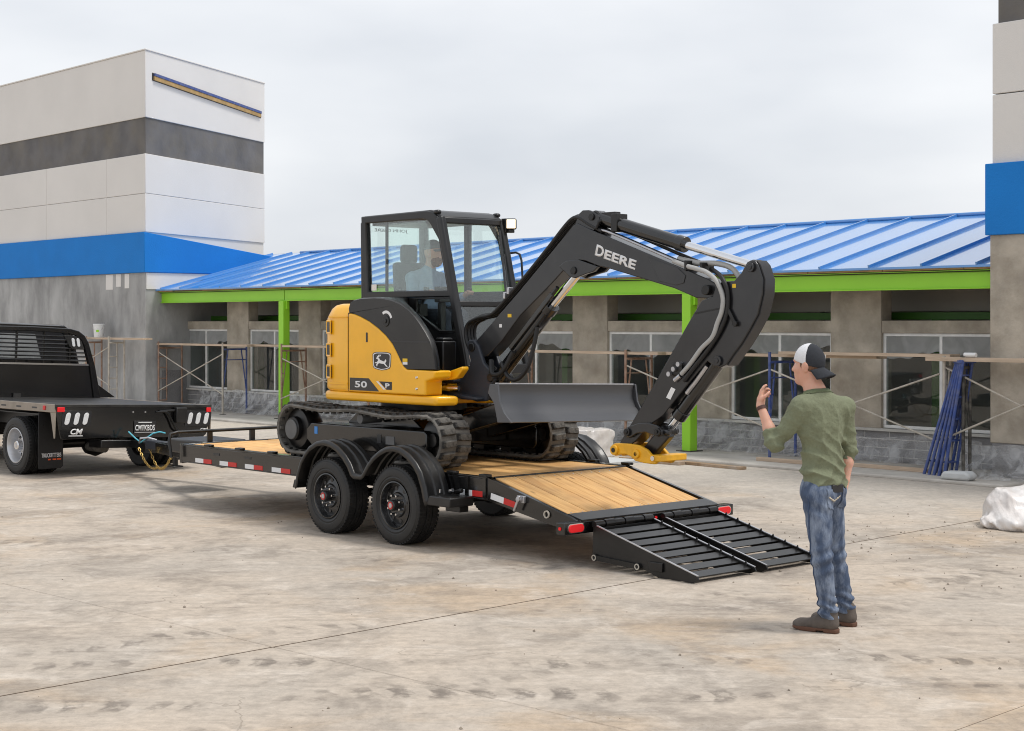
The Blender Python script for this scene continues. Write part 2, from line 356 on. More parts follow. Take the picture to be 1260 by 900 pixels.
    b.inputs['Roughness'].default_value = .88; b.inputs['Specular IOR Level'].default_value = .25
    bp = n.new('ShaderNodeBump'); bp.inputs['Strength'].default_value = .5; bp.inputs['Distance'].default_value = .014
    l(mth('ADD', fine, mth('MULTIPLY', tot, -.5)), bp.inputs['Height']); l(bp.outputs[0], b.inputs['Normal'])
    MATS[name] = m
concrete_ground('lot_concrete')
mat('joint_dirt', lin((84, 68, 52)), .95, var=.2, vscale=8, world=True)
mat('pavement', lin((196, 191, 183)), .9, var=.10, vscale=2., bump=.3, bscale=30, dirt=lin((140, 132, 122)), dirt_amt=.6, dscale=1.6, world=True)
mat('stucco_brown', lin((180, 171, 157)), .92, var=.26, vscale=2.2, bump=.55, bscale=14, dirt=lin((132, 121, 106)), dirt_amt=.6, dscale=3.2)
mat('stucco_raw', lin((166, 153, 136)), .92, var=.12, vscale=3., bump=.4, bscale=18, dirt=lin((88, 80, 70)), dirt_amt=.5, dscale=2.5)
mat('tower_concrete', lin((174, 174, 173)), .9, var=.26, vscale=.9, bump=.4, bscale=9, stretch=(1.2, 1.2, .55), dirt=lin((112, 112, 112)), dirt_amt=.9, dscale=1.1)
mat('white_stucco', lin((222, 219, 215)), .9, var=.03, vscale=.8, bump=.12, bscale=60)
mat('joint_line', lin((216, 213, 208)), .9)
mat('blue_stucco', lin((14, 122, 205)), .85, var=.05, vscale=1.6, bump=.25, bscale=40)
mat('dark_stucco', lin((104, 103, 104)), .9, var=.22, vscale=1.6, bump=.3, bscale=10, dirt=lin((128, 118, 96)), dirt_amt=.4, dscale=1.2)
mat('cmu', lin((132, 131, 132)), .95, var=.1, vscale=5, bump=.5, bscale=45, dirt=lin((140, 138, 135)), dirt_amt=.3, dscale=4)
mat('mortar', lin((196, 194, 190)), .95, var=.08)
mat('green_steel', lin((150, 214, 50)), .42, var=.03, vscale=2)
mat('green_dark', lin((60, 110, 30)), .5)
mat('sheathing', lin((178, 146, 96)), .85, var=.2, vscale=6, bump=.2)
mat('roof_blue', lin((74, 142, 210)), .28, metal=.0, var=.05, vscale=1.2, coat=1., spec=.8)
MATS['roof_blue'].node_tree.nodes['Principled BSDF'].inputs['Coat IOR'].default_value = 1.5
mat('interior_grey', lin((196, 191, 183)), .95, var=.1, vscale=.8)
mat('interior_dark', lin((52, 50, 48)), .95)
mat('win_white', lin((230, 230, 228)), .5, var=.08, vscale=9)
mat('sill', lin((190, 188, 182)), .9, var=.12, vscale=5)
mat('rust_pipe', lin((152, 118, 98)), .75, var=.3, vscale=9, dirt=lin((186, 176, 164)), dirt_amt=.6, dscale=7)
mat('galv_pipe', lin((186, 180, 168)), .6, var=.15, vscale=8, dirt=lin((130, 100, 80)), dirt_amt=.4, dscale=9)
mat('blue_pipe', lin((52, 76, 140)), .55, var=.15, vscale=10, dirt=lin((150, 148, 150)), dirt_amt=.45, dscale=12)
mat('dark_pipe', lin((62, 60, 56)), .7, var=.2, vscale=9, dirt=lin((150, 145, 135)), dirt_amt=.5, dscale=9)
mat('plank_wood', lin((198, 178, 156)), .85, var=.18, vscale=5, stretch=(.3, 4, 4), dirt=lin((120, 92, 72)), dirt_amt=.5, dscale=3)
mat('old_wood', lin((150, 122, 92)), .9, var=.25, vscale=5, dirt=lin((190, 182, 172)), dirt_amt=.6, dscale=3)
mat('bucket_white', lin((228, 230, 230)), .4)
mat('lift_red', lin((196, 30, 34)), .4)
mat('foam_white', lin((196, 198, 198)), .8, var=.05, bump=.4, bscale=12)
# ================================================================ the lot: base sheet and cast slabs
g = MB(); g.add([(-900, -300, -.006), (900, -300, -.006), (900, 1500, -.006), (-900, 1500, -.006)], [(0, 1, 2, 3)])
ground = struct(g.build('ground', 'joint_dirt', smooth=0))
gu, gv = (math.cos(R(45.5)), math.sin(R(45.5))), (-math.sin(R(45.5)), math.cos(R(45.5)))
slab_mesh = {}
def slab(u0, u1, v0, v1, gl):
    key = (round(u1-u0, 3), round(v1-v0, 3))
    du, dv = u1-u0, v1-v0
    if key not in slab_mesh:
        e = .006; b = MB(); b.add([(e, e, 0), (du-e, e, 0), (du-e, dv-e, 0), (e, dv-e, 0), (0, 0, -.005), (du, 0, -.005), (du, dv, -.005), (0, dv, -.005)],
              [(0, 1, 2, 3)]+[(k+4, (k+1) % 4+4, (k+1) % 4, k) for k in range(4)])
        slab_mesh[key] = b.mesh('slab', 'lot_concrete', smooth=0)
    o = put('slab', slab_mesh[key], ground)
    o.location = (gu[0]*u0+gv[0]*v0, gu[1]*u0+gv[1]*v0, 0); o.rotation_euler = (0, 0, R(45.5))
US = [5.85+7.3*k for k in range(-4, 8)]; VS = [7.78+3.93*k for k in range(-5, 14)]
for i in range(len(US)-1):
    for j in range(len(VS)-1):
        a, b2 = US[i]+.004, US[i+1]-.004; c, d = VS[j]+.004, VS[j+1]-.004
        if abs(VS[j]-7.78) < .01: c += .011
        if abs(VS[j+1]-7.78) < .01: d -= .011
        slab(a, b2, c, d, 0)
# ground beyond the slabs
U0, U1, V0, V1 = US[0], US[-1], VS[0], VS[-1]
far = MB(); W = 700
for (a, b2, c, d) in ((-W, W, V1, W), (-W, W, -W, V0), (-W, U0, V0, V1), (U1, W, V0, V1)):
    far.add([(gu[0]*p+gv[0]*q, gu[1]*p+gv[1]*q, 0) for p, q in ((a, c), (b2, c), (b2, d), (a, d))], [(0, 1, 2, 3)])
far.build('outer_paving', 'lot_concrete', ground, smooth=0)
# ================================================================ the long shop building (frame: x along the front, y into the building)
BX, BY, BR = 4.44, 22.14, -47.9
bm = math.cos(R(BR)), math.sin(R(BR))
def bw(x, y, z=0): return (BX+bm[0]*x-bm[1]*y, BY+bm[1]*x+bm[0]*y, z)
WY = .35
def fx(x): return 13.45+(x-13.45)*1.0193
shop = thing('shop_building', 'unfinished single storey shop with blue metal roof, green steel canopy and bare windows', 'building', (BX, BY, 0), BR)
p = MB(); p.box(-18.6, 3.4, -1.25, WY+.1, -.01, .045); pv = p.build('pavement', 'pavement', None, bevel=.02); pv.location = (BX, BY, 0); pv.rotation_euler = (0, 0, R(BR)); struct(pv)
wx = [fx(a) for a in (-17.45, -14.80, -12.22, -9.6, -6.98, -4.36, -1.84, .82)]; ww = 1.86
XL, XR = -18.5, 2.95
Z0, Z1, Z2, Z3, ZT = .475, 1.815, 1.985, 2.40, 2.62
edges = [XL]+[e for x in wx for e in (x, min(x+ww, XR))]+[XR]
for i in range(0, len(edges), 2):
    a, b2 = edges[i], edges[i+1]
    if b2-a > .02: q = MB(); q.box(a, b2, WY, WY+.25, Z0, ZT); q.build('pier', 'stucco_brown', shop, bevel=.008)
for x in wx:
    x1 = min(x+ww, XR)
    q = MB(); q.box(x, x1, WY+.012, WY+.25, Z1, Z2); q.build('lintel', 'stucco_brown', shop, bevel=.006)
    q = MB(); q.box(x, x1, WY+.012, WY+.25, Z3, ZT); q.build('header', 'stucco_raw', shop)
q = MB(); q.box(XL, XR, WY+.0085, WY+.25, 0, Z0); wains = q.build('wainscot', 'mortar', shop)
bh, bl, gp = Z0/4, .405, .012
bmesh_ = MB(); bmesh_.box(0, bl-gp, 0, .04, 0, bh-gp); bme = bmesh_.mesh('concrete_block', 'cmu', 0)
cnt = 0
for r in range(4):
    x = XR-.01-(bl*.5 if r % 2 else 0)-bl
    while x > -9.2 or (x > XL and cnt < 225):
        if x < XL: break
        o = put('concrete_block', bme, wains); o.location = (x, WY+.002+random.uniform(0, .004), r*bh+gp*.5+.045*(r == 0)*0); cnt += 1; x -= bl
    if x > XL:
        pass
q = MB(); q.box(XL, XR, WY-.045, WY+.03, Z0-.012, Z0+.028); q.build('sill_ledge', 'sill', shop, bevel=.006)
def window(x, last=False, film=(.3, .3), seed=0):
    x1 = min(x+ww, XR); f = .045
    wnd = MB(); y0, y1 = WY+.05, WY+.11
    wnd.box(x, x1, y0, y1, Z1-f, Z1); wnd.box(x, x1, y0, y1, Z0+.03, Z0+.03+f); wnd.box(x, x+f, y0, y1, Z0+.03+f, Z1-f); wnd.box(x1-f, x1, y0, y1, Z0+.03+f, Z1-f)
    fr = wnd.build('window', 'win_white', shop, bevel=.004)
    xm = x+.49*ww
    if xm+.03 < x1: q = MB(); q.box(xm-.022, xm+.022, y0+.004, y1-.004, Z0+.03+f, Z1-f); q.build('mullion', 'win_white', fr)
    for a, b2, k in ((x+f, xm-.022, 0), (xm+.022, x1-f, 1)):
        q = MB(); q.box(a, b2, y0+.025, y0+.031, Z0+.03+f, Z1-f); q.build('pane', 'window_glass', fr, smooth=0)
        h = film[k]
        if h:
            rs = random.Random(seed*7+k); ph = rs.random()*6
            def fn(u, v):
                zz = Z1-f-v*(h+.05*math.sin(u*5+ph)*v+.02*math.sin(u*17+ph))
                return (a+(b2-a)*u, y0+.012-.01*math.sin(u*23+v*6+ph)*v, zz)
            q = MB(); q.grid(fn, 16, 5); q.build('plastic_film', 'plastic_film', fr, smooth=180)
films = [(.27, .27), (.27, .30), (.25, .26), (.2, .25), (.3, .22), (.30, .32), (.25, .2), (.26, .28)]
for i, x in enumerate(wx): window(x, film=films[i], seed=i)
# interior
q = MB(); q.box(XL, XR, WY+.25, 6.3, -.012, .02); q.build('interior_floor', 'interior_grey', shop)
q = MB(); q.box(XL, XR, 6.3, 6.5, 0, 3.1); q.build('back_wall', 'interior_grey', shop)
for a in (XR, XL-.1): q = MB(); q.box(a, a+.1, WY, 6.5, 0, 3.0); q.build('end_wall', 'interior_grey', shop)
for x0, x1 in ((-15.4, -13.2), (-9.6, -8.3), (-4.2, -2.9), (.6, 1.15)):
    q = MB(); q.box(x0, x1, 3.6, 3.75, .02, 2.2); q.build('partition', 'interior_grey', shop)
q = MB(); q.box(XL+.1, XR-.05, 1.5, 1.6, 2.12, 2.75); q.build('bounce_panel', 'interior_grey', shop)  # added pale panel catching daylight, brightens the upper openings
q = MB(); q.box(.95, 1.75, 3.2, 3.3, .02, 1.25); q.build('doorway', 'interior_dark', shop)
q = MB(); q.box(XL, XR, .95, 1.1, 2.0, 2.10); q.build('interior_beam', 'green_dark', shop)
for x in (-16, -11.4, -6.4, .98):
    q = MB(); q.box(x, x+.14, .96, 1.09, .02, 2.0); q.build('interior_column', 'green_dark', shop)
# canopy beam, posts
for a, b2 in ((-18.14, -13.04), (-13.02, -2.36), (-2.34, 2.72)):
    q = MB(); zt, zb = 2.63, 2.385
    q.box(a, b2, -.30, -.285, zb+.016, zt-.016); q.box(a, b2, -.37, -.215, zt-.016, zt); q.box(a, b2, -.33, -.255, zb, zb+.016)
    if a < -18: q.box(a, a+.02, -.36, -.225, zb+.016, zt-.016)
    q.build('canopy_beam', 'green_steel', shop, bevel=.003)
q = MB()
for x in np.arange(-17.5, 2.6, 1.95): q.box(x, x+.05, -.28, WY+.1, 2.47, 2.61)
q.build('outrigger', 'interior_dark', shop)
for x in (-13.03, -2.35):
    q = MB(); q.box(x-.085, x+.085, -.385, -.225, .045, 2.384); po = q.build('post', 'green_steel', shop, bevel=.012)
    q = MB(); q.box(x-.14, x+.14, -.45, -.16, .045, .06); q.build('base_plate', 'dark_pipe', po)
    q = MB(); q.box(x+.09, x+.13, -.33, -.27, 2.22, 2.384); q.build('bracket', 'green_steel', po)
# roof: deck, sheathing edge, pans and standing seams
EY, EZ, RY, RZ = -.45, 2.685, 3.0, 3.575
x = -18.4; k = 0
while x < 2.9:
    b2 = min(x+1.22, 2.95); q = MB(); q.box(x+.006, b2-.006, -.40+random.uniform(-.008, .008), -.33, 2.632, 2.682+random.uniform(-.006, .004)); q.build('sheathing_edge', 'sheathing', shop, bevel=.003); x = b2
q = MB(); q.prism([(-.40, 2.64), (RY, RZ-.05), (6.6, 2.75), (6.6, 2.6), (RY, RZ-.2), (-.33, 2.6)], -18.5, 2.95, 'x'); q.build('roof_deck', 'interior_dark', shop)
sw = .806; n = int(22/sw)+1
for k in range(n):
    x1 = 3.36-k*sw; x0 = x1-sw
    if x1 > 2.95: x1 = 2.95
    if x0 < -19.3: break
    q = MB(); zz = .0
    q.add([(x0, EY, EZ), (x1, EY, EZ), (x1, RY, RZ), (x0, RY, RZ), (x0, EY, EZ-.03), (x1, EY, EZ-.03), (x1, EY+.04, EZ-.035), (x0, EY+.04, EZ-.035)], [(0, 1, 2, 3), (0, 4, 5, 1), (4, 7, 6, 5)])
    q.build('roof_panel', 'roof_blue', shop, smooth=0)
    q = MB(); a, h = .014, .034; ys = (EY-.005, RY)
    v = []
    for y, z in ((EY-.005, EZ), (RY, RZ)): v += [(x0-a, y, z-.004), (x0+a, y, z-.004), (x0+a*.8, y-.015, z+h), (x0-a*.8, y-.015, z+h)]
    q.add(v, [(0, 1, 2, 3), (7, 6, 5, 4), (0, 4, 5, 1), (1, 5, 6, 2), (2, 6, 7, 3), (3, 7, 4, 0)]); q.build('roof_seam', 'roof_blue', shop, smooth=0)
q = MB(); q.add([(-19.3, RY, RZ+.002), (2.95, RY, RZ+.002), (2.95, 6.7, 2.76), (-19.3, 6.7, 2.76)], [(0, 1, 2, 3)]); q.build('rear_roof', 'roof_blue', shop, smooth=0)
q = MB(); q.box(-17.2, 2.9, RY-.08, RY+.08, RZ-.02, RZ+.035); q.build('ridge_cap', 'roof_blue', shop, bevel=.02)
# ================================================================ corner towers
lt = thing('corner_tower', 'tall white tower with blue and grey bands rising behind the truck', 'building', (BX, BY, 0), BR)
CX, CY = -17.83, -.7; rd = (-.464, .887); rn = (.887, .464); XB = -33.
def foot(d, w=5.3, back=4.4):
    # left face pushed out by d (towards -y), right face pushed out by d along its normal
    y0 = CY-d; k = (d-rn[1]*(-d))/rn[0]     # corner where both offset faces meet
    cx = CX+k; ex, ey = CX+rd[0]*w+rn[0]*d, CY+rd[1]*w+rn[1]*d
    return [(XB, y0), (cx, y0), (ex, ey), (XB, back)]
def band(name, z0, z1, d, m, w=5.3, bev=.01):
    q = MB(); q.prism(foot(d, w), z0, z1, 'z'); return q.build(name, m, lt, bevel=bev)
q = MB(); q.prism([(XB, CY), (CX, CY), (CX, 3.2), (XB, 4.4)], 0, 3.06, 'z'); q.build('concrete_base', 'tower_concrete', lt, bevel=.01)
q = MB(); yb = CY-.05; xb = CX+.05     # blue band: level on the front, its top falling along the return
q.add([(XB, yb, 3.055), (xb, yb, 3.055), (xb, 3.25, 3.055), (XB, 4.4, 3.055), (XB, yb, 3.94), (xb, yb, 3.94), (xb, 3.25, 3.40), (XB, 4.4, 3.40)],
      [(3, 2, 1, 0), (4, 5, 6), (4, 6, 7), (0, 1, 5, 4), (1, 2, 6, 5), (2, 3, 7, 6), (3, 0, 4, 7)]); q.build('blue_band', 'blue_stucco', lt, bevel=.012)
band('core', 3.3, 7.9, -.03, 'joint_line')
band('white_panel', 3.945, 4.790, 0, 'white_stucco'); band('white_panel', 4.797, 5.665, 0, 'white_stucco')
band('grey_band', 5.66, 6.47, -.025, 'dark_stucco'); band('white_panel', 6.465, 7.93, 0, 'white_stucco'); band('coping', 7.93, 7.965, .02, 'white_stucco')
for w0 in (2.75,):      # vertical control joints on the return, raised strips of shadow gap
    for z0, z1 in ((3.95, 4.785), (4.80, 5.66)):
        a = (CX+rd[0]*w0, CY+rd[1]*w0)
for xj in (-19.6, -22.6, -26):
    q = MB(); q.box(xj-.006, xj+.006, CY-.004, CY+.01, 3.95, 5.66); q.build('control_joint', 'joint_line', lt)
def rface(w, d, z): return (CX+rd[0]*w+rn[0]*d, CY+rd[1]*w+rn[1]*d, z)
def rquad(name, w0, w1, d0, d1, za0, za1, zb0, zb1, m):
    q = MB(); q.add([rface(w0, d0, za0), rface(w1, d0, zb0), rface(w1, d1, zb0), rface(w0, d1, za0), rface(w0, d0, za1), rface(w1, d0, zb1), rface(w1, d1, zb1), rface(w0, d1, za1)],
      [(3, 2, 1, 0), (4, 5, 6, 7), (0, 1, 5, 4), (1, 2, 6, 5), (2, 3, 7, 6), (3, 0, 4, 7)]); return q.build(name, m, lt)
rquad('steel_ledger', .3, 5.05, -.02, .06, 7.40, 7.46, 7.15, 7.21, 'blue_pipe')
rquad('wood_ledger', .3, 5.05, -.02, .05, 7.31, 7.395, 7.06, 7.145, 'sheathing')
rquad('slot', .26, 5.1, -.02, .012, 7.30, 7.47, 7.05, 7.22, 'interior_dark')
q = MB(); q.box(CX-.001, CX+.02, -.68, .9, 2.69, 3.05); q.build('white_patch', 'white_stucco', lt)
for x0, x1, z0, z1 in ((-19.15, -18.93, 2.76, 3.04), (-19.62, -19.3, 2.70, 3.04), (-18.75, -18.55, 2.72, 3.04)):
    q = MB(); q.box(x0, x1, CY-.004, CY+.02, z0, z1); q.build('white_patch', 'white_stucco', lt)
q = MB(); q.box(-17.86+.01, CX+.012, -.3, WY-.02, .0, .9); q.build('block_return', 'cmu', lt)
# white flashing strip falling from the tower to the ridge
rt = thing('corner_tower', 'tower at the right picture edge with blue band over raw brown stucco', 'building', (BX, BY, 0), BR)
for nm, z0, z1, d, m in (('concrete_base', .47, 3.045, 0, 'stucco_brown'), ('blue_band', 3.04, 3.925, .045, 'blue_stucco'), ('white_panel', 3.92, 4.778, -.02, 'white_stucco'), ('white_panel', 4.79, 5.66, -.02, 'white_stucco'),
                         ('grey_band', 5.655, 6.46, -.07, 'dark_stucco'), ('white_panel', 6.455, 7.95, -.02, 'white_stucco'), ('core', 3.5, 7.8, -.12, 'dark_stucco'), ('plinth', 0, .475, -.015, 'cmu')):
    q = MB(); q.box(2.77-d, 9., -.5-d, 4.5, z0, z1); q.build(nm, m, rt, bevel=.01)
# ================================================================ scaffolding
def scaffold(label, xs, cols, planks, z=1.46, yf=-.42, yb=.16, braces=(), brace_m='galv_pipe', zb=.045):
    t = thing('scaffold', label, 'scaffold', (BX, BY, 0), BR, 'scaffolds along the shop front')
    for (x, sty), c in zip(xs, cols):
        q = MB()
        cf, c = c if isinstance(c, tuple) else (c, c)
        q.cyl((x, yb, zb), (x, yb, z+.02), .021, n=10); q.cyl((x, yf, z-.06), (x, yb, z-.06), .019, n=8)
        fr = q.build('end_frame', c, t); q = MB(); q.cyl((x, yf, zb), (x, yf, z+.08), .021, n=10); q.build('front_leg', cf, fr)
        q = MB()
        if sty == 'ladder':
            q.cyl((x, yf+.2, .25), (x, yf+.2, z-.06), .015, n=8)
            for k in range(5): zz = .25+k*.24; q.cyl((x, yf, zz), (x, yf+.2, zz), .013, n=6)
        else:
            q.cyl((x, yf+.13, z-.06), (x, yf, .5), .013, n=8); q.cyl((x, yb-.13, z-.06), (x, yb, .5), .013, n=8); q.cyl((x, yf, .95), (x, yf+.08, .95), .012, n=6); q.cyl((x, yf, z-.28), (x, yb, z-.28), .011, n=6)
        q.build('brace_rung', c, fr)
        for y in (yf, yb):
            q = MB(); q.box(x-.05, x+.05, y-.05, y+.05, zb, zb+.01); q.cyl((x, y, zb), (x, y, zb+.12), .016, n=8); q.build('foot', 'dark_pipe', fr)
    for a, b2, z0, z1, y in braces:
        q = MB(); q.cyl((a, y, z0), (b2, y+.015, z1), .0125, n=8); q.build('cross_brace', brace_m if not isinstance(brace_m, dict) else brace_m.get(len(t.children), 'galv_pipe'), t)
    return t
def plank(label, x0, x1, y, z, m='plank_wood', wd=.24, th=.042, tilt=0.):
    q = MB(); q.box(-(x1-x0)/2, (x1-x0)/2, -wd/2, wd/2, 0, th); o = q.build('scaffold_plank', m, None, bevel=.004)
    o.location = bw((x0+x1)/2, y, z); o.rotation_euler = (0, tilt, R(BR)); tag(o, label, 'plank', 'planks laid on the scaffolds'); return o
def X2(a, b2, z0, z1, y): return [(a, b2, z0, z1, y), (a, b2, z1, z0, y+.03)]
scaffold('scaffold with ladder frames before the raw concrete tower, nearest the truck', [(-19.6, 'ladder'), (-18.55, 'ladder')], ['rust_pipe', 'galv_pipe'], [], z=1.57, yf=-1.2, yb=-.82, braces=X2(-21.2, -18.55, .55, 1.42, -1.21), zb=0)
plank('plank carrying the white bucket beside the raw concrete tower', -21., -17.2, -1.0, 1.58)
scaffold('rusty and blue legged scaffold before the two windows left of the excavator', [(-17.75, 'ladder'), (-15.12, 'tri'), (-12.95, 'tri'), (-10.1, 'tri')], ['rust_pipe', ('galv_pipe', 'blue_pipe'), 'rust_pipe', 'rust_pipe'], [], braces=X2(-17.75, -15.12, .45, 1.3, -.44)+X2(-12.95, -10.1, .45, 1.25, -.44))
plank('plank left of the excavator ending at the blue scaffold frame', -17.9, -14.2, -.3, 1.465); plank('plank crossing the left green post at window height', -15.0, -10.8, -.12, 1.47); plank('plank running behind the yellow counterweight', -12.9, -9.2, -.32, 1.472)
scaffold('scaffold with rusty, brown and blue legs behind boom and man', [(-6.3, 'tri'), (-3.55, 'tri'), (-.75, 'tri')], ['rust_pipe', 'rust_pipe', 'blue_pipe'], [], braces=X2(-3.55, -.75, .45, 1.3, -.44)+X2(-.75, 2.0, .42, 1.3, -.44))
plank('plank seen below the excavator boom', -6.5, -2.9, -.28, 1.466); plank('plank behind the cap of the man', -3.4, .9, -.1, 1.47); plank('plank over the window right of the man', -.6, 2.15, -.3, 1.512)
scaffold('scaffold with pale and dark legs against the right tower', [(2.28, 'tri'), (2.55, 'tri'), (4.4, 'tri')], ['galv_pipe', 'dark_pipe', 'galv_pipe'], [], yf=-.75, yb=-.6, braces=X2(2.28, 4.4, .5, 1.4, -.77), z=1.46)
plank('thick plank sticking out in front of the right tower', 2.05, 5.2, -.7, 1.475, th=.05)
q = MB(); q.lathe([(.028, 0), (.03, .0), (.03, .16), (.028, .165)], axis='x', n=16); o = q.build('paper_roll', 'white_paint', None, bevel=.004); o.location = bw(2.55, -.72, 1.556); o.rotation_euler = (0, 0, R(BR)); tag(o, 'small white roll lying on the plank by the right tower', 'roll')
# bucket
bk = thing('bucket', 'white plastic bucket standing on the scaffold plank above the truck', 'bucket', bw(-19.35, -1.02, 1.623), 0)
q = MB(); q.lathe([(.10, 0), (.105, .01), (.122, .27), (.128, .275), (.128, .30), (.12, .305), (.116, .29), (.11, .2)], axis='z', n=28); q.build('pail', 'bucket_white', bk)
q = MB(); q.tube([(.128*math.cos(a), .128*math.sin(a)*.3-.12, .27-.13*math.sin(a)) for a in np.linspace(0, math.pi, 12)], .003, 6); q.build('bail_handle', 'steel', bk)
q = MB(); q.box(-.03, .03, -.118, -.112, .12, .17); q.build('label_patch', 'green_steel', bk)
# blue frames leaning on the right hand scaffold
def lean_frame(label, bx, by, dx):
    t = thing('scaffold_ladder', label, 'scaffold ladder', bw(bx, by, .045), BR, 'blue frames leaning in a stack')
    H = 1.43; sh = dx
    for y in (0, .26):
        q = MB(); q.cyl((0, y, 0), (sh, y*.8+.05, H), .02, n=10); q.build('leg', 'blue_pipe', t)
    q = MB(); q.cyl((sh-.02, .02, H), (sh+.02, .29, H), .02, n=8); q.build('top_bar', 'blue_pipe', t)
    for k in range(5):
        f = .12+.19*k; q = MB(); q.cyl((sh*f, .05*f, H*f), (sh*f, .26*(1-f)+.258*f, H*f), .012, n=6); q.build('rung', 'blue_pipe', t)
for k, lb in enumerate(('leftmost blue scaffold frame of the leaning stack', 'second blue frame from the left in the leaning stack', 'middle blue frame of the leaning stack', 'second blue frame from the right in the leaning stack', 'rightmost blue frame, steepest of the leaning stack')):
    lean_frame(lb, 2.02+.085*k, -.80-.02*k, .44-.05*k)
# plastic sheeting hung over the block wainscot
def sheeting(label, x0, x1, ztop, y0, amp, seed, spread=.25, m='plastic_clear'):
    rs = random.Random(seed); ph = [rs.random()*6.3 for _ in range(6)]
    nu = int((x1-x0)*14)
    def fn(u, v):
        x = x0+(x1-x0)*u; d = amp*v*(.5+.5*math.sin(x*9+ph[0]+1.5*math.sin(v*2+x)))+amp*.5*v*math.sin(x*23+ph[1]+v*3)
        zt = ztop-.05*(1-math.cos(x*2.4+ph[2]))*.5-.05*abs(math.sin(x*1.7+ph[3]))
        return (x+.03*math.sin(v*6+x*5), y0-.01-d*.6-spread*v*v*v, max(.052+.012*math.sin(x*31), zt*(1-v)+.052))
    q = MB(); q.grid(fn, nu, 10); o = q.build('plastic_sheeting', m, None, smooth=180); o.location = (BX, BY, 0); o.rotation_euler = (0, 0, R(BR))
    return tag(o, label, 'plastic sheet', 'plastic hung over the block wall')
sheeting('crumpled clear plastic over the wall below the two left windows', -17.3, -10.2, .50, WY-.045, .07, 1, m='plastic_sheet')
sheeting('clear plastic over the blocks right of the green post', -6.6, -.2, .47, WY-.045, .05, 2)
sheeting('clear plastic over the blocks behind the man', -.15, 2.2, .42, WY-.045, .03, 3, .12)
sheeting('clear plastic draped down the plinth of the right tower', 2.5, 4.6, .46, -.55, .10, 4, .3)
# loose lumber and bundles by the wall
def board(label, px, py, L_, wd, th, rz, m, z=.0, cat='board', nm='board'):
    q = MB(); q.box(-L_/2, L_/2, -wd/2, wd/2, 0, th); o = q.build(nm, m, None, bevel=.004); o.location = bw(px, py, z); o.rotation_euler = (0, 0, R(rz)); return tag(o, label, cat)
board('white insulation sheet lying on the lot under the yellow coupler', -2.6, -2.25, 1.5, .7, .04, BR+4, 'foam_white', .0, 'sheet', 'insulation_sheet')
board('dark end of a weathered board on the lot beside the coupler', -1.75, -1.78, 1.1, .14, .05, BR+2, 'old_wood', .0)
board('pale board lying on the lot left of the man', -.85, -1.62, 1.3, .12, .04, BR-3, 'old_wood', .0)
board('short board on the pavement behind the raised arm', -.2, -.8, .9, .1, .05, BR-1, 'plank_wood', .046)
board('long thin board on the pavement along the block wall right of the man', 1.0, -.6, 1.9, .07, .05, BR, 'plank_wood', .046)
q = MB(); q.prism([(0, 0), (.40, 0), (.43, .07), (.36, .11), (.05, .10)], -.10, .10, 'y'); o = q.build('foam_block', 'foam_white', None, bevel=.03); o.location = bw(2.5, -1.12, .046); o.rotation_euler = (0, 0, R(BR)); tag(o, 'low pale block on the pavement beside the leaning blue frames', 'block')
def ridge(p, s, seed):
    rs = np.random.RandomState(seed); o = 0
    for i in range(6): k = rs.normal(size=3)*s*(1+.45*i); ph = (p @ k)+1.3*np.sin(p @ (rs.normal(size=3)*s*.5))+rs.rand()*6.28; o = o+(1-2*np.abs(np.sin(ph*.5)))/(1+.55*i)
    return o/2.4
def soft(p):
    d = smany(.10, ell(p, (-.22, 0, .16), (.34, .36, .24)), ell(p, (.25, .05, .22), (.40, .42, .30)), ell(p, (.62, 0, .15), (.4, .42, .27)), ell(p, (-.35, -.12, .06), (.30, .30, .10)), ell(p, (.1, -.25, .06), (.62, .28, .13)))
    return np.maximum(d-.026*ridge(p*np.array([1.3, 1, .55]), 7, 3)-.010*ridge(p, 17, 5), -p[..., 2]+.0)
mat('bag_film', lin((226, 222, 219)), .3, var=.10, vscale=6, coat=.3, bump=.5, bscale=16, dirt=lin((196, 178, 165)), dirt_amt=.45, dscale=2.5, stretch=(2.2, 1, .6))
o = sdf_obj('wrapped_pile', soft, (-.8, -.7, -.03), (1.2, .7, .7), .016, 'bag_film'); o.location = (5.1, 15.35, 0); tag(o, 'low pile of bags wrapped in whitish plastic on the lot at right edge', 'pile')
def soft2(p):
    return np.maximum(np.maximum(np.abs(p[..., 0])-.34, np.maximum(np.abs(p[..., 1])-.26, np.abs(p[..., 2]-.2)-.17))-.04-.02*ridge(p, 8, 8), -p[..., 2])
o = sdf_obj('wrapped_pallet', soft2, (-.6, -.5, -.03), (.6, .5, .65), .018, 'bag_film'); o.location = bw(-3.15, -1.75, .0); o.rotation_euler = (0, 0, R(BR)); tag(o, 'white wrapped pallet load seen under the dozer blade', 'pallet load')
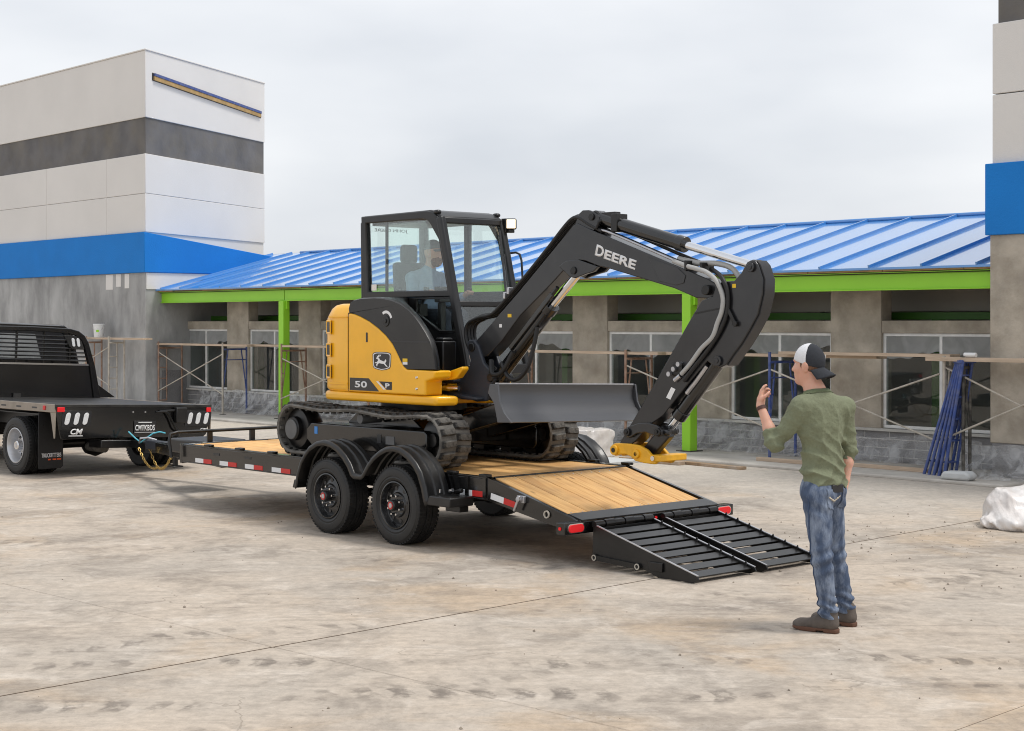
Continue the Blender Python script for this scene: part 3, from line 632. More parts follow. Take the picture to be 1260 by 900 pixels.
# red work platform inside the second window
lf = thing('scissor_lift', 'red work platform standing inside the second window from the tower', 'lift', bw(fx(-13.7), 1.75, .02), BR)
q = MB(); q.box(-.85, .7, -.25, .25, .36, .66); q.build('deck_box', 'lift_red', lf, bevel=.02)
q = MB(); q.box(-.8, .65, -.22, .22, .12, .34); q.build('chassis', 'interior_dark', lf, bevel=.02)
for x in (-.6, .45):
    for y in (-.24, .24): q = MB(); q.cyl((x, y-.04, .13), (x, y+.04, .13), .13, n=20); q.build('wheel', 'rubber', lf)
for z in (1.0, 1.42):
    q = MB(); q.tube([(-.82, -.23, z), (.66, -.23, z), (.66, .23, z), (-.82, .23, z), (-.82, -.23, z)], .02, 6); q.build('guard_rail', 'lift_red', lf)
for x in (-.82, -.08, .66):
    for y in (-.23, .23): q = MB(); q.cyl((x, y, .66), (x, y, 1.42), .018, n=6); q.build('rail_post', 'lift_red', lf)
for x0, x1 in ((-.62, -.15), (-.08, .02)): q = MB(); q.box(x0, x1, -.2555, -.2535, .48, .55); q.build('print_patch', 'decal_white', lf, smooth=0)

q = MB(); rs = random.Random(11)
for k in range(480):
    if k < 220: x, y = rs.uniform(-6, 6), rs.uniform(6.5, 17)
    else: x, y = rs.gauss(3.4, 1.3), rs.gauss(14.6, 1.5)
    r_ = rs.choice((.004, .005, .006, .008, .012))*rs.uniform(.7, 1.2); a = rs.random()*6.28
    vs = [(x+r_*math.cos(a+t_)*rs.uniform(.7, 1.2), y+r_*math.sin(a+t_)*rs.uniform(.7, 1.2), r_*.25) for t_ in (0, 1.6, 3.1, 4.7)]
    q.add(vs+[(x, y, r_*1.1), (x, y, -.002)], [(0, 1, 4), (1, 2, 4), (2, 3, 4), (3, 0, 4), (1, 0, 5), (2, 1, 5), (3, 2, 5), (0, 3, 5)])
mat('grit', lin((142, 131, 118)), .95, var=.4, vscale=3, world=True)
o = q.build('gravel', 'grit', None, smooth=0); o['kind'] = 'stuff'; o['label'] = 'small stones and dirt crumbs scattered over the lot'; o['category'] = 'gravel'
# ================================================================ equipment trailer (frame: x towards its tail, y to the far side)
TX, TY, TR = -.2065, 14.787, -47.9
def tw(x, y, z=0.): c, s = math.cos(R(TR)), math.sin(R(TR)); return (TX+c*x-s*y, TY+s*x+c*y, z)
def wood(name, base, dark):
    m = bpy.data.materials.new(name); m.use_nodes = True; t = m.node_tree; n = t.nodes; l = t.links.new; b = n['Principled BSDF']
    tcn = n.new('ShaderNodeTexCoord'); oi = n.new('ShaderNodeObjectInfo')
    ad = n.new('ShaderNodeVectorMath'); ad.operation = 'ADD'; l(tcn.outputs['Object'], ad.inputs[0])
    sc_ = n.new('ShaderNodeVectorMath'); sc_.operation = 'SCALE'; sc_.inputs[0].default_value = (7, 13, 5); l(oi.outputs['Random'], sc_.inputs['Scale']); l(sc_.outputs[0], ad.inputs[1])
    mpn = n.new('ShaderNodeMapping'); mpn.inputs['Scale'].default_value = (.9, 9, 9); l(ad.outputs[0], mpn.inputs[0])
    a = n.new('ShaderNodeTexNoise'); a.inputs['Scale'].default_value = 3.; a.inputs['Detail'].default_value = 8; a.inputs['Distortion'].default_value = .9; l(mpn.outputs[0], a.inputs['Vector'])
    cr = n.new('ShaderNodeValToRGB'); cr.color_ramp.elements[0].position = .3; cr.color_ramp.elements[0].color = (*dark, 1); cr.color_ramp.elements[1].position = .62; cr.color_ramp.elements[1].color = (*base, 1); l(a.outputs['Fac'], cr.inputs[0])
    kn = n.new('ShaderNodeTexVoronoi'); kn.inputs['Scale'].default_value = 1.0
    m2 = n.new('ShaderNodeMapping'); m2.inputs['Scale'].default_value = (2.2, 5, 1); l(ad.outputs[0], m2.inputs[0]); l(m2.outputs[0], kn.inputs['Vector'])
    kr = n.new('ShaderNodeMapRange'); kr.inputs[1].default_value = .05; kr.inputs[2].default_value = .11; kr.inputs[3].default_value = .75; kr.inputs[4].default_value = 0; l(kn.outputs['Distance'], kr.inputs[0])
    mx = n.new('ShaderNodeMix'); mx.data_type = 'RGBA'; l(kr.outputs[0], mx.inputs[0]); l(cr.outputs[0], mx.inputs[6]); mx.inputs[7].default_value = (*lin((120, 78, 42)), 1)
    hs = n.new('ShaderNodeHueSaturation'); vr = n.new('ShaderNodeMapRange'); vr.inputs[3].default_value = .84; vr.inputs[4].default_value = 1.1; l(oi.outputs['Random'], vr.inputs[0]); l(vr.outputs[0], hs.inputs['Value']); l(mx.outputs[2], hs.inputs['Color'])
    d = n.new('ShaderNodeTexNoise'); d.inputs['Scale'].default_value = 4; d.inputs['Detail'].default_value = 6; l(n.new('ShaderNodeNewGeometry').outputs['Position'], d.inputs['Vector'])
    dr = n.new('ShaderNodeMapRange'); dr.inputs[1].default_value = .5; dr.inputs[2].default_value = .75; dr.inputs[4].default_value = .4; l(d.outputs['Fac'], dr.inputs[0])
    m3 = n.new('ShaderNodeMix'); m3.data_type = 'RGBA'; l(dr.outputs[0], m3.inputs[0]); l(hs.outputs[0], m3.inputs[6]); m3.inputs[7].default_value = (*lin((150, 120, 88)), 1)
    l(m3.outputs[2], b.inputs['Base Color']); b.inputs['Roughness'].default_value = .68
    bp = n.new('ShaderNodeBump'); bp.inputs['Strength'].default_value = .25; bp.inputs['Distance'].default_value = .004; l(a.outputs['Fac'], bp.inputs['Height']); l(bp.outputs[0], b.inputs['Normal'])
    MATS[name] = m
wood('deck_pine', lin((230, 184, 120)), lin((204, 150, 88)))
mat('gold_chain', lin((190, 160, 96)), .35, metal=.8)
mat('tire_face', lin((22, 23, 24)), .5, var=.12, vscale=14, bump=.08, bscale=90, dirt=lin((92, 88, 84)), dirt_amt=.18, dscale=6)
mat('rim_black', lin((20, 21, 23)), .25, coat=.4, dirt=lin((90, 86, 80)), dirt_amt=.12)
tr = thing('equipment_trailer', 'black tandem axle trailer with pine deck, dovetail and ramps down', 'trailer', (TX, TY, 0), TR)
DZ = .64
# deck planks
pw = 1.6/8
for k in range(8):
    y0 = -.8+k*pw
    q = MB(); q.box(-2.475, 2.475, .004, pw-.004, -.045, 0); o = q.build('plank', 'deck_pine', tr, bevel=.004); o.location = (-1.54, y0, DZ+random.uniform(-.002, .002))
q_n = 7; pw2 = 1.6/q_n; slope = math.atan2(DZ-.405, 1.91-.985); Ls = math.hypot(DZ-.405, .925)
for k in range(q_n):
    q = MB(); q.box(0, Ls, .004, pw2-.004, -.04, 0); o = q.build('plank', 'deck_pine', tr, bevel=.004); o.location = (.985, -.8+k*pw2, DZ-.002); o.rotation_euler = (0, slope, 0)
    q = MB()
    for xx in (.06, Ls-.06):
        for yy in (.05, pw2-.05): q = MB(); q.cyl((xx, yy, -.002), (xx, yy, .002), .007, n=8); q.build('deck_screw', 'steel', o)
q = MB(); q.box(.952, .982, -.8, .8, .585, .648); q.build('knee_bar', 'black_paint', tr, bevel=.003)
# side beams, near and far
for s in (-1, 1):
    q = MB(); a, b2 = (.802, .868)
    y0, y1 = sorted((s*a, s*b2)); yi0, yi1 = sorted((s*.84, s*.868))
    q.box(-4.05, .955, yi0, yi1, .465, .632); q.box(-4.05, .955, y0, y1, .632, .648); q.box(-4.05, .955, y0, y1, .452, .464)
    q.build('side_beam', 'black_paint', tr, bevel=.003)
    q = MB(); q.prism([(.957, .648), (.957, .45), (1.02, .44), (1.74, .315), (2.0, .29), (2.04, .376), (1.96, .402)], *sorted((s*.83, s*.868)), 'y'); q.build('dovetail_beam', 'black_paint', tr, bevel=.003)
    for x in (.70, .93):
        q = MB(); q.box(x-.02, x+.02, *sorted((s*.868, s*.882)), .47, .64); q.build('stiffener', 'black_paint', tr)
# under frame
q = MB()
for x in np.arange(-3.9, .9, .6): q.box(x-.03, x+.03, -.83, .83, .50, .585)
q.build('crossmembers', 'black_satin', tr)
for y in (-.45, .45): q = MB(); q.box(-4.0, .95, y-.04, y+.04, .40, .498); q.build('main_rail', 'black_satin', tr)
q = MB(); q.box(-4.10, -4.052, -.868, .868, .44, .645); q.build('front_beam', 'black_paint', tr, bevel=.004)
for s in (-1, 1):
    q = MB(); q.bar((-3.6, s*.62, .47), (-6.6, s*.07+.36, .40), .07, .13); q.build('tongue_beam', 'black_paint', tr, bevel=.004)
q = MB(); q.box(-5.5, -4.75, -.20, .40, .44, .60); q.build('tool_box', 'black_satin', tr, bevel=.02)
q = MB(); q.box(-6.95, -6.5, .31, .43, .36, .47); q.cyl((-7.0, .37, .43), (-6.85, .37, .43), .05, n=16); q.build('coupler', 'cast_grey', tr, bevel=.01)
q = MB(); q.cyl((-6.2, .30, .20), (-6.2, .30, .56), .035, n=14); q.cyl((-6.2, .30, .56), (-6.2, .30, .60), .05, n=14); q.box(-6.27, -6.13, .23, .37, .18, .20); q.build('jack', 'black_satin', tr, bevel=.005)
# front bump rail
q = MB(); q.tube([(-4.13, -.95, .5), (-4.16, -.96, .68), (-4.17, -.94, .75), (-4.17, -.85, .765), (-4.17, .85, .765), (-4.17, .94, .745), (-4.16, .96, .5)], .018, 10); br = q.build('bump_rail', 'black_satin', tr)
for y in (-.45, .1, .55): q = MB(); q.box(-4.185, -4.155, y-.03, y+.03, .6, .75); q.build('rail_post', 'black_satin', br)
# rub rail hooks
for x in (-3.5, -2.9, -2.3, .5, .93):
    for s in (-1, 1): q = MB(); q.box(x-.05, x+.05, *sorted((s*.835, s*.90)), .649, .672); q.cyl((x-.06, s*.88, .66), (x+.06, s*.88, .66), .012, n=8); q.build('tie_down', 'black_satin', tr, bevel=.004)
for x in (-3.35, -2.75): q = MB(); q.box(x-.06, x+.06, -.872, -.866, .565, .59); q.build('stake_slot', 'decal_black', tr)
# reflective tape
def tape(x0, z0, ln, h, ang=0.):
    for k, m in ((0, 'white_tape'), (1, 'red_tape')):
        q = MB(); q.box(k*ln, (k+1)*ln, -.0015, 0, 0, h); o = q.build('reflector_tape', m, tr, smooth=0); o.location = (x0, -.8695, z0)
        o.rotation_euler = (0, ang, 0)
for x in (-3.77, -3.285, -2.80, -2.31): tape(x, .468, .163, .046)
tape(.60, .474, .163, .05)
for k, m in ((0, 'white_tape'), (1, 'red_tape')):
    q = MB(); q.box(k*.165, (k+1)*.165, -.0015, 0, 0, .052); o = q.build('reflector_tape', m, tr, smooth=0); o.location = (1.0, -.8695, .468); o.rotation_euler = (0, R(9.5), 0)
# latch handle and ring on the dovetail side
q = MB(); q.cyl((1.40, -.87, .50), (1.40, -.93, .50), .022, n=12); q.cyl((1.42, -.92, .53), (1.35, -.92, .40), .013, n=8); q.box(1.36, 1.45, -.90, -.87, .47, .53); q.build('spring_latch', 'steel', tr, bevel=.004)
q = MB(); q.lathe([(.022, 0), (.032, 0), (.032, .012), (.022, .012)], (1.70, -.885, .40), 'y', 20, closed=True); q.build('pipe_end', 'galv_pipe', tr)
# tail beam with lamps
q = MB(); q.box(1.962, 2.062, -1.025, 1.025, .276, .372); tb = q.build('tail_beam', 'black_paint', tr, bevel=.006)
for s in (-1, 1):
    yc = s*.90
    pts = []
    for a in range(24):
        t_ = 2*math.pi*a/24; c, d = math.cos(t_), math.sin(t_); pts.append((yc+(.05 if c > 0 else -.05)+.032*c, .324+.032*d))
    q = MB(); q.prism([(yc+(p[0]-yc)*1.14, .324+(p[1]-.324)*1.2) for p in pts], 2.062, 2.066, 'x'); lb = q.build('lamp_bezel', 'chrome', tb)
    q = MB(); q.prism(pts, 2.063, 2.074, 'x'); q.build('tail_lamp', 'lamp_red', tb, bevel=.004)
    q = MB(); q.cyl((2.01, s*1.025, .325), (2.01, s*1.032, .325), .014, n=14); q.build('marker_lamp', 'lamp_red', tb)
for y in (-.045, .03): q = MB(); q.cyl((2.062, y, .335), (2.07, y, .335), .012, n=12); q.build('marker_lamp', 'lamp_red', tb)
q = MB(); q.prism([(1.90, .41), (2.06, .375), (2.06, .385), (1.90, .42)], -.83, .83, 'y'); q.build('tail_plate', 'black_satin', tr)
# ramps
def ramp(y0, y1):
    th = .012; side = [(2.10, .335), (2.16, .335), (3.20, .058), (3.215, .030), (3.15, .004), (2.80, .004), (2.58, .07), (2.09, .10)]
    root = None
    q = MB(); q.prism(side, y0, y0+th, 'y'); q.prism(side, y1-th, y1, 'y'); q.box(2.10, 2.13, y0+th, y1-th, .12, .32); root = q.build('ramp', 'black_satin', tr, bevel=.002)
    q = MB()
    for y in (y0+th/2, y1-th/2): q.bar((2.14, y, .339), (3.20, y, .062), .018, .006)
    q.build('worn_edge', 'steel', root)
    n_ = 8; a = math.atan2(.335-.058, 1.04)
    for k in range(n_):
        u = .05+(1.01)*k/n_; x = 2.15+u; z = .327-u*math.tan(a)
        w_ = .096
        q = MB(); q.box(0, w_, y0+th, y1-th, -.012, -.004); q.box(0, .010, y0+th, y1-th, -.05, -.012); sl = q.build('slat', 'black_satin', root, bevel=.002); sl.location = (x, 0, z); sl.rotation_euler = (0, a, 0)
        q = MB(); q.prism([(.0, -.02), (.05, -.02), (.02, .03)], y1-th-.012, y1-th, 'y'); g_ = q.build('gusset', 'black_satin', root); g_.location = (x+.01, 0, z); g_.rotation_euler = (0, a, 0)
    q = MB(); q.cyl((2.13, y0-.02, .085), (2.13, y1, .085), .03, n=14); q.cyl((2.60, y0-.02, .066), (2.60, y1, .066), .028, n=14); q.bar((2.13, y0-.012, .085), (2.60, y0-.012, .066), .02, .04); q.build('foot_tube', 'black_satin', root)
    for x, z in ((2.13, .085), (2.60, .066)): q = MB(); q.lathe([(.016, 0), (.024, 0), (.024, .006), (.016, .006)], (x, y0-.026, z), 'y', 18, closed=True); q.build('tube_end', 'galv_pipe', root)
    q = MB(); m_ = 6; L_ = (y1-y0)/m_
    for k in range(m_):
        r_ = .033 if k % 2 else .027
        q.cyl((2.105, y0+k*L_+.004, .345), (2.105, y0+(k+1)*L_-.004, .345), r_, n=14)
    q.build('hinge', 'black_satin', root)
    q = MB(); q.box(2.72, 2.86, y0-.02, y0, .05, .12); q.build('catch', 'black_satin', root, bevel=.004)
ramp(-.745, -.065); ramp(.065, .745)
# wheels
def tyre_prof(r, w): return [(r*.58, .02), (r*.62, .004), (r*.68, -.004), (r*.70, -.001), (r*.72, -.001), (r*.735, -.006), (r*.82, -.007), (r*.90, -.002), (r*.91, .002), (r*.93, .004), (r*.975, .016), (r*.995, .034), (r, .05), (r, .078), (r*.972, .081), (r*.972, .089), (r, .092), (r, w/2-.006), (r*.972, w/2-.004), (r*.972, w/2+.004), (r, w/2+.006), (r, w-.092), (r*.972, w-.089), (r*.972, w-.081), (r, w-.078), (r, w-.05), (r*.995, w-.034), (r*.975, w-.016), (r*.93, w-.004), (r*.62, w-.004), (r*.58, w-.02)]
def wheel_proto(r=.352, w=.235):
    """wheel with its outer face towards -y, axle along y, centred at its hub"""
    q = MB(); q.lathe(tyre_prof(r, w), (0, -w/2, 0), 'y', 72, closed=True); ty = q.mesh('tyre', 'tire_face', 30)
    q = MB()
    for k in range(58):
        a = 2*math.pi*(k+.5)/58
        for y, dd in ((-w/2+.008, 0), (w/2-.044, .5)):
            M = Matrix.Rotation(-(a+dd*.1), 4, 'Y'); q.box(r*.955, r*.9985, y, y+.036, -.012, .012, M)
        for y in (-w/2+.051, -w/2+.094, w/2-.128+.014, w/2-.077):
            M = Matrix.Rotation(-(a+.03*(y > 0)), 4, 'Y'); q.box(r*.985, r*1.002, y, y+.026, -.0145, .0145, M)
    tread = q.mesh('tread_blocks', 'rubber', 0)
    q = MB(); R0 = r*.585
    q.lathe([(R0, .012), (R0*1.02, .0), (R0*.97, -.002), (R0*.93, .012), (R0*.90, .05), (R0*.86, .06), (R0*.80, .055), (R0*.55, .045), (R0*.50, .03), (.0, .03), (.0, .16), (R0*.9, .17), (R0*.95, .2)], (0, -w/2, 0), 'y', 56, caps=False); rim = q.mesh('rim', 'rim_black', 40)
    q = MB()
    for k in range(8): a = 2*math.pi*k/8+.2; q.cyl((R0*.70*math.cos(a), -w/2+.046, R0*.70*math.sin(a)), (R0*.70*math.cos(a), -w/2+.0535, R0*.70*math.sin(a)), R0*.088, n=14)
    holes = q.mesh('vent_holes', 'decal_black', 40)
    q = MB()
    for k in range(8): a = 2*math.pi*(k+.5)/8; c, s = R0*.42*math.cos(a), R0*.42*math.sin(a); q.cyl((c, -w/2+.03, s), (c, -w/2-.010, s), .0135, .0095, n=6)
    nuts = q.mesh('lug_nuts', 'chrome', 30)
    q = MB(); q.lathe([(.050, .03), (.048, -.03), (.042, -.040), (.03, -.044), (.0, -.044)], (0, -w/2, 0), 'y', 28); hub = q.mesh('hub', 'rim_black', 40)
    q = MB(); q.lathe([(.024, 0), (.034, 0), (.034, .002), (.024, .002)], (0, -w/2-.046, 0), 'y', 24, closed=True); ring = q.mesh('hub_sticker', 'red_tape', 0)
    q = MB(); q.cyl((0, -w/2-.0445, 0), (0, -w/2-.046, 0), .022, n=24); stk = q.mesh('hub_cap', 'steel', 0)
    return ty, tread, rim, holes, nuts, hub, ring, stk
WP = wheel_proto()
def add_wheel(parent, loc, flip=False, rot=0., nm='wheel', protos=None):
    ty, tread, rim, holes, nuts, hub, ring, stk = protos or WP
    r_ = bpy.data.objects.new(nm, ty); col.objects.link(r_); r_.parent = parent; r_.location = loc; r_.rotation_euler = (0, rot, math.pi if flip else 0)
    for nme, me in (('tread', tread), ('rim', rim), ('vent_holes', holes), ('lug_nuts', nuts), ('hub', hub), ('hub_sticker', ring), ('hub_cap', stk)):
        c_ = bpy.data.objects.new(nme, me); col.objects.link(c_); c_.parent = r_
        if nme in ('tread', 'vent_holes', 'lug_nuts'): c_['kind'] = 'stuff'
    return r_
for i, x in enumerate((0., -1.018)):
    add_wheel(tr, (x, -1.12+.1175, .35), rot=.3*i); add_wheel(tr, (x, 1.12-.1175, .35), True, .5*i)
    q = MB(); q.cyl((x, -.95, .35), (x, .95, .35), .04, n=16); q.build('axle', 'black_satin', tr)
    for s in (-1, 1): q = MB(); q.tube([(x-.38, s*.62, .42), (x, s*.62, .36), (x+.38, s*.62, .42)], .025, 8); q.build('leaf_spring', 'black_satin', tr)
FP = [(-1.50, .402), (-1.478, .43), (-1.455, .53), (-1.40, .645), (-1.335, .72), (-1.264, .782), (-1.14, .838), (-1.024, .856), (-.91, .842), (-.811, .808), (-.70, .738), (-.623, .665), (-.575, .59), (-.555, .578), (-.445, .578), (-.425, .592), (-.35, .685), (-.27, .755), (-.178, .81), (-.08, .848), (.018, .861), (.12, .85), (.228, .806), (.33, .735), (.397, .662), (.45, .55), (.485, .435), (.505, .40)]
for s in (-1, 1):
    q = MB(); yo, yi = s*1.155, s*.885
    th = .008
    def off(k, d):
        a = Vector(FP[max(k-1, 0)]); b2 = Vector(FP[min(k+1, len(FP)-1)]); t_ = (b2-a).normalized(); nn = Vector((-t_.y, t_.x)); return Vector(FP[k])+nn*d
    prof = [(yo, -.035), (yo, .0), (yo-s*.012, .012), (yo-s*.03, .012), (yo-s*.045, .0), (yo-s*.11, .0), (yo-s*.12, .014), (yo-s*.15, .014), (yo-s*.16, .0), (yo-s*.20, .0), (yo-s*.21, .014), (yo-s*.235, .014), (yo-s*.245, .0), (yi, .0), (yi, -.02)]
    rings = [[(off(k, d).x, y, off(k, d).y) for y, d in prof] for k in range(len(FP))]
    q.loft(rings, cap=False, closed=False); fd = q.build('fender', 'black_plastic', tr, smooth=50, solid=.006)
    q = MB(); q.prism([(.49, .395), (.80, .395), (.80, .475), (.53, .48), (.505, .44)], *sorted((yo, yi)), 'y'); q.build('fender_step', 'black_plastic', fd, bevel=.01)
    q = MB(); q.prism([(-1.53, .39), (-1.47, .39), (-1.46, .46), (-1.50, .47)], *sorted((yo, yi)), 'y'); q.build('fender_bracket', 'black_plastic', fd, bevel=.006)
    q = MB(); q.box(.56, .75, *sorted((s*.90, s*1.0)), .34, .39); q.cyl((.62, s*.93, .50), (.70, s*.93, .52), .02, n=10); q.build('bracket', 'black_satin', fd, bevel=.005)
    q = MB(); q.cyl((.62, s*1.0, .515), (.66, s*1.0, .525), .016, n=10); q.cyl((.56, s*1.06, .50), (.565, s*1.06, .53), .01, n=8); q.build('bolt', 'chrome', fd)
# safety chain and breakaway cable
ch = thing('safety_chain', 'gold safety chain sagging below the trailer coupler', 'chain')
q = MB(); lk = []
for a in np.linspace(0, 2*math.pi, 13)[:-1]: lk.append((.018*math.cos(a)+(.010 if math.cos(a) > 0 else -.010), .013*math.sin(a), 0))
q.tube(lk+[lk[0], lk[1]], .0038, 6); lme = q.mesh('chain_link', 'gold_chain', 60)
def chain(p0, p1, sag, n_):
    P0, P1 = Vector(p0), Vector(p1); prev = None
    for k in range(n_):
        f = (k+.5)/n_; p_ = P0.lerp(P1, f); p_.z -= sag*4*f*(1-f); g_ = (P1-P0); g_.z -= sag*4*(1-2*f)
        o = put('chain_link', lme, ch); o.location = p_; qq = g_.normalized().to_track_quat('X', 'Z'); o.rotation_mode = 'QUATERNION'; from mathutils import Quaternion; o.rotation_quaternion = qq @ Quaternion((1, 0, 0), (k % 2)*math.pi/2+.3)
chain((-4.72, 20.15, .37), (-4.40, 19.80, .16), .10, 18); chain((-4.40, 19.80, .16), (-4.22, 19.75, .30), .06, 10); chain((-4.60, 20.2, .38), (-4.25, 19.9, .33), .24, 18)
q = MB(); q.tube([(-4.90, 20.35, .565), (-4.81, 20.33, .485), (-4.738, 20.32, .43), (-4.675, 20.32, .475), (-4.58, 20.33, .545), (-4.50, 20.34, .562), (-4.42, 20.3, .55)], .009, 8)
mat('cyan_cable', lin((96, 190, 210)), .5)
o = q.build('breakaway_cable', 'cyan_cable', None); tag(o, 'pale blue cable looping between truck and trailer', 'cable')
# ================================================================ compact excavator standing on the trailer (same frame, x forward)
ex = thing('excavator', 'yellow and grey compact excavator with cab parked on the trailer deck', 'excavator', tw(-.97, 0, .645), TR)
def E(mb, name, m, parent=None, **k):
    o = mb.build(name, m, parent or ex, **k)
    if parent is None: o.location = (.97, 0, -.645)
    return o
# ---- crawler tracks
def track_path():
    pts = []; zb = .669; rc, rr = (-2.02, .914), .24; fc, fr = (.085, .904), .23
    for x in np.linspace(-2.0, .06, 40): pts.append((x, zb))
    for a in np.linspace(-90, 90, 26): pts.append((fc[0]+fr*math.cos(R(a)), fc[1]+fr*math.sin(R(a))))
    for t_ in np.linspace(.02, .98, 50):
        x = .085+(-2.02-.085)*t_; z = 1.134+.02*t_; z -= .028*math.sin(math.pi*min(1, t_/.52))**2*(t_ < .52)+.022*math.sin(math.pi*max(0, (t_-.52)/.48))**2*(t_ >= .52)*1.; pts.append((x, z))
    for a in np.linspace(90, 270, 30): pts.append((rc[0]+rr*math.cos(R(a)), rc[1]+rr*math.sin(R(a))))
    return np.array(pts)
tp = track_path(); seg = np.linalg.norm(np.roll(tp, -1, 0)-tp, axis=1); cum = np.concatenate([[0], np.cumsum(seg)]); TL = cum[-1]
def tp_at(s_):
    s_ = s_ % TL; i = min(np.searchsorted(cum, s_, 'right')-1, len(tp)-1); f = (s_-cum[i])/max(seg[i], 1e-9); a = tp[i]; b2 = tp[(i+1) % len(tp)]; return a+(b2-a)*f
NL = 54; pitch = TL/NL
q = MB(); q.add([(-.034, 0, 0), (.034, 0, 0), (.044, .165, 0), (-.024, .165, 0), (-.024, .01, .023), (.024, .01, .023), (.034, .155, .023), (-.014, .155, .023)], [(3, 2, 1, 0), (4, 5, 6, 7), (0, 1, 5, 4), (1, 2, 6, 5), (2, 3, 7, 6), (3, 0, 4, 7)]); lug_a = q.mesh('track_lug', 'track_rubber', 0)
q = MB(); q.add([(-.024, 0, 0), (.044, 0, 0), (.034, .165, 0), (-.034, .165, 0), (-.014, .01, .023), (.034, .01, .023), (.024, .155, .023), (-.024, .155, .023)], [(3, 2, 1, 0), (4, 5, 6, 7), (0, 1, 5, 4), (1, 2, 6, 5), (2, 3, 7, 6), (3, 0, 4, 7)]); lug_b = q.mesh('track_lug', 'track_rubber', 0)
mat('hub_grey', lin((96, 96, 96)), .7, var=.15, vscale=8)
for side in (-1, 1):
    y0, y1 = sorted((side*.49, side*.85)); ya, yb_ = y0, y1
    N = 150; rings = []
    for k in range(N):
        p_ = tp_at(k*TL/N); d_ = tp_at(k*TL/N+.02)-tp_at(k*TL/N-.02); d_ /= np.linalg.norm(d_); nn = np.array([d_[1], -d_[0]])    # outward normal
        o_ = p_; i_ = p_-nn*.03
        rings.append([(o_[0], ya+.01, o_[1]), (o_[0], yb_-.01, o_[1]), (p_[0]-nn[0]*.012, yb_, p_[1]-nn[1]*.012), (i_[0], yb_-.01, i_[1]), (i_[0], ya+.01, i_[1]), (p_[0]-nn[0]*.012, ya, p_[1]-nn[1]*.012)])
    q = MB(); q.loft(rings+[rings[0]], cap=False); tk = E(q, 'track', 'track_dusty', smooth=50)
    for k in range(NL):
        for row, me in ((0, lug_a), (1, lug_b)):
            s_ = (k+.5*row)*pitch; p_ = tp_at(s_); d_ = tp_at(s_+.03)-tp_at(s_-.03); d_ /= np.linalg.norm(d_); nn = np.array([d_[1], -d_[0]])
            o = put('track_lug', me, tk); yy = ya+.012+row*.172
            o.matrix_local = Matrix(((d_[0], 0, nn[0], p_[0]), (0, 1, 0, yy), (d_[1], 0, nn[1], p_[1]), (0, 0, 0, 1)))
    q = MB()
    for k in range(NL):                                          # drive teeth on the inside of the belt
        s_ = (k+.25)*pitch; p_ = tp_at(s_); d_ = tp_at(s_+.03)-tp_at(s_-.03); d_ /= np.linalg.norm(d_); nn = np.array([d_[1], -d_[0]])
        M = Matrix(((d_[0], 0, nn[0], p_[0]), (0, 1, 0, 0), (d_[1], 0, nn[1], p_[1]), (0, 0, 0, 1))); q.box(-.015, .015, ya+.02, ya+.06, -.045, -.028, M); q.box(-.015, .015, yb_-.06, yb_-.02, -.045, -.028, M)
    q.build('drive_teeth', 'track_rubber', tk, smooth=0)['kind'] = 'stuff'
    yc = (y0+y1)/2
    q = MB(); q.prism([(-1.72, .985), (-1.80, .93), (-1.80, .82), (-1.70, .755), (.02, .755), (.06, .80), (.06, .96), (.02, .985)], yc-.135, yc+.135, 'y'); E(q, 'track_frame', 'black_paint', bevel=.012)
    q = MB(); q.lathe([(.0, -.16), (.105, -.16), (.115, -.15), (.12, -.10), (.19, -.09), (.205, -.06), (.205, .06), (.19, .09), (.12, .1), (.0, .12)], (-2.02, yc, .912), 'y', 40); E(q, 'drive_sprocket', 'black_satin')
    q = MB(); q.cyl((-2.02, yc+side*.155, .905), (-2.02, yc+side*.172, .905), .098, n=36); E(q, 'travel_motor_cover', 'hub_grey', bevel=.006)
    q = MB(); q.lathe([(.0, -.09), (.06, -.09), (.07, -.06), (.18, -.05), (.197, -.04), (.197, .04), (.18, .05), (.07, .06), (.06, .09), (0, .09)], (.085, yc, .904), 'y', 40); E(q, 'idler', 'black_satin')
    q = MB()
    for x in (-1.6, -1.2, -.8, -.4, -.05): q.lathe([(.0, -.11), (.075, -.11), (.075, -.05), (.055, -.045), (.055, .045), (.075, .05), (.075, .11), (0, .11)], (x, yc, .745), 'y', 20)
    E(q, 'bottom_rollers', 'black_satin')
    q = MB(); q.cyl((-.95, yc-.12, 1.055), (-.95, yc+.12, 1.055), .045, n=20); E(q, 'carrier_roller', 'hub_grey')
    if side < 0:
        q = MB(); q.box(-.66, -.60, yc-.139, yc-.1345, .845, .925); E(q, 'frame_slot', 'decal_black')
        q = MB(); q.box(-.53, -.40, yc-.139, yc-.1345, .84, .915); E(q, 'warning_plate', 'hub_grey')
        q = MB(); q.box(-1.66, -1.61, yc-.139, yc-.1345, .88, .95); mat('sticker_blue', lin((60, 130, 200)), .4); E(q, 'sticker', 'sticker_blue')
q = MB(); q.prism([(-1.5, 1.0), (-1.3, 1.13), (-.6, 1.13), (-.35, .98), (-.35, .82), (-1.5, .82)], -.52, .52, 'y'); E(q, 'car_body', 'black_paint', bevel=.01)
q = MB(); q.cyl((-.97, 0, 1.12), (-.97, 0, 1.225), .42, n=48); E(q, 'swing_bearing', 'black_satin')
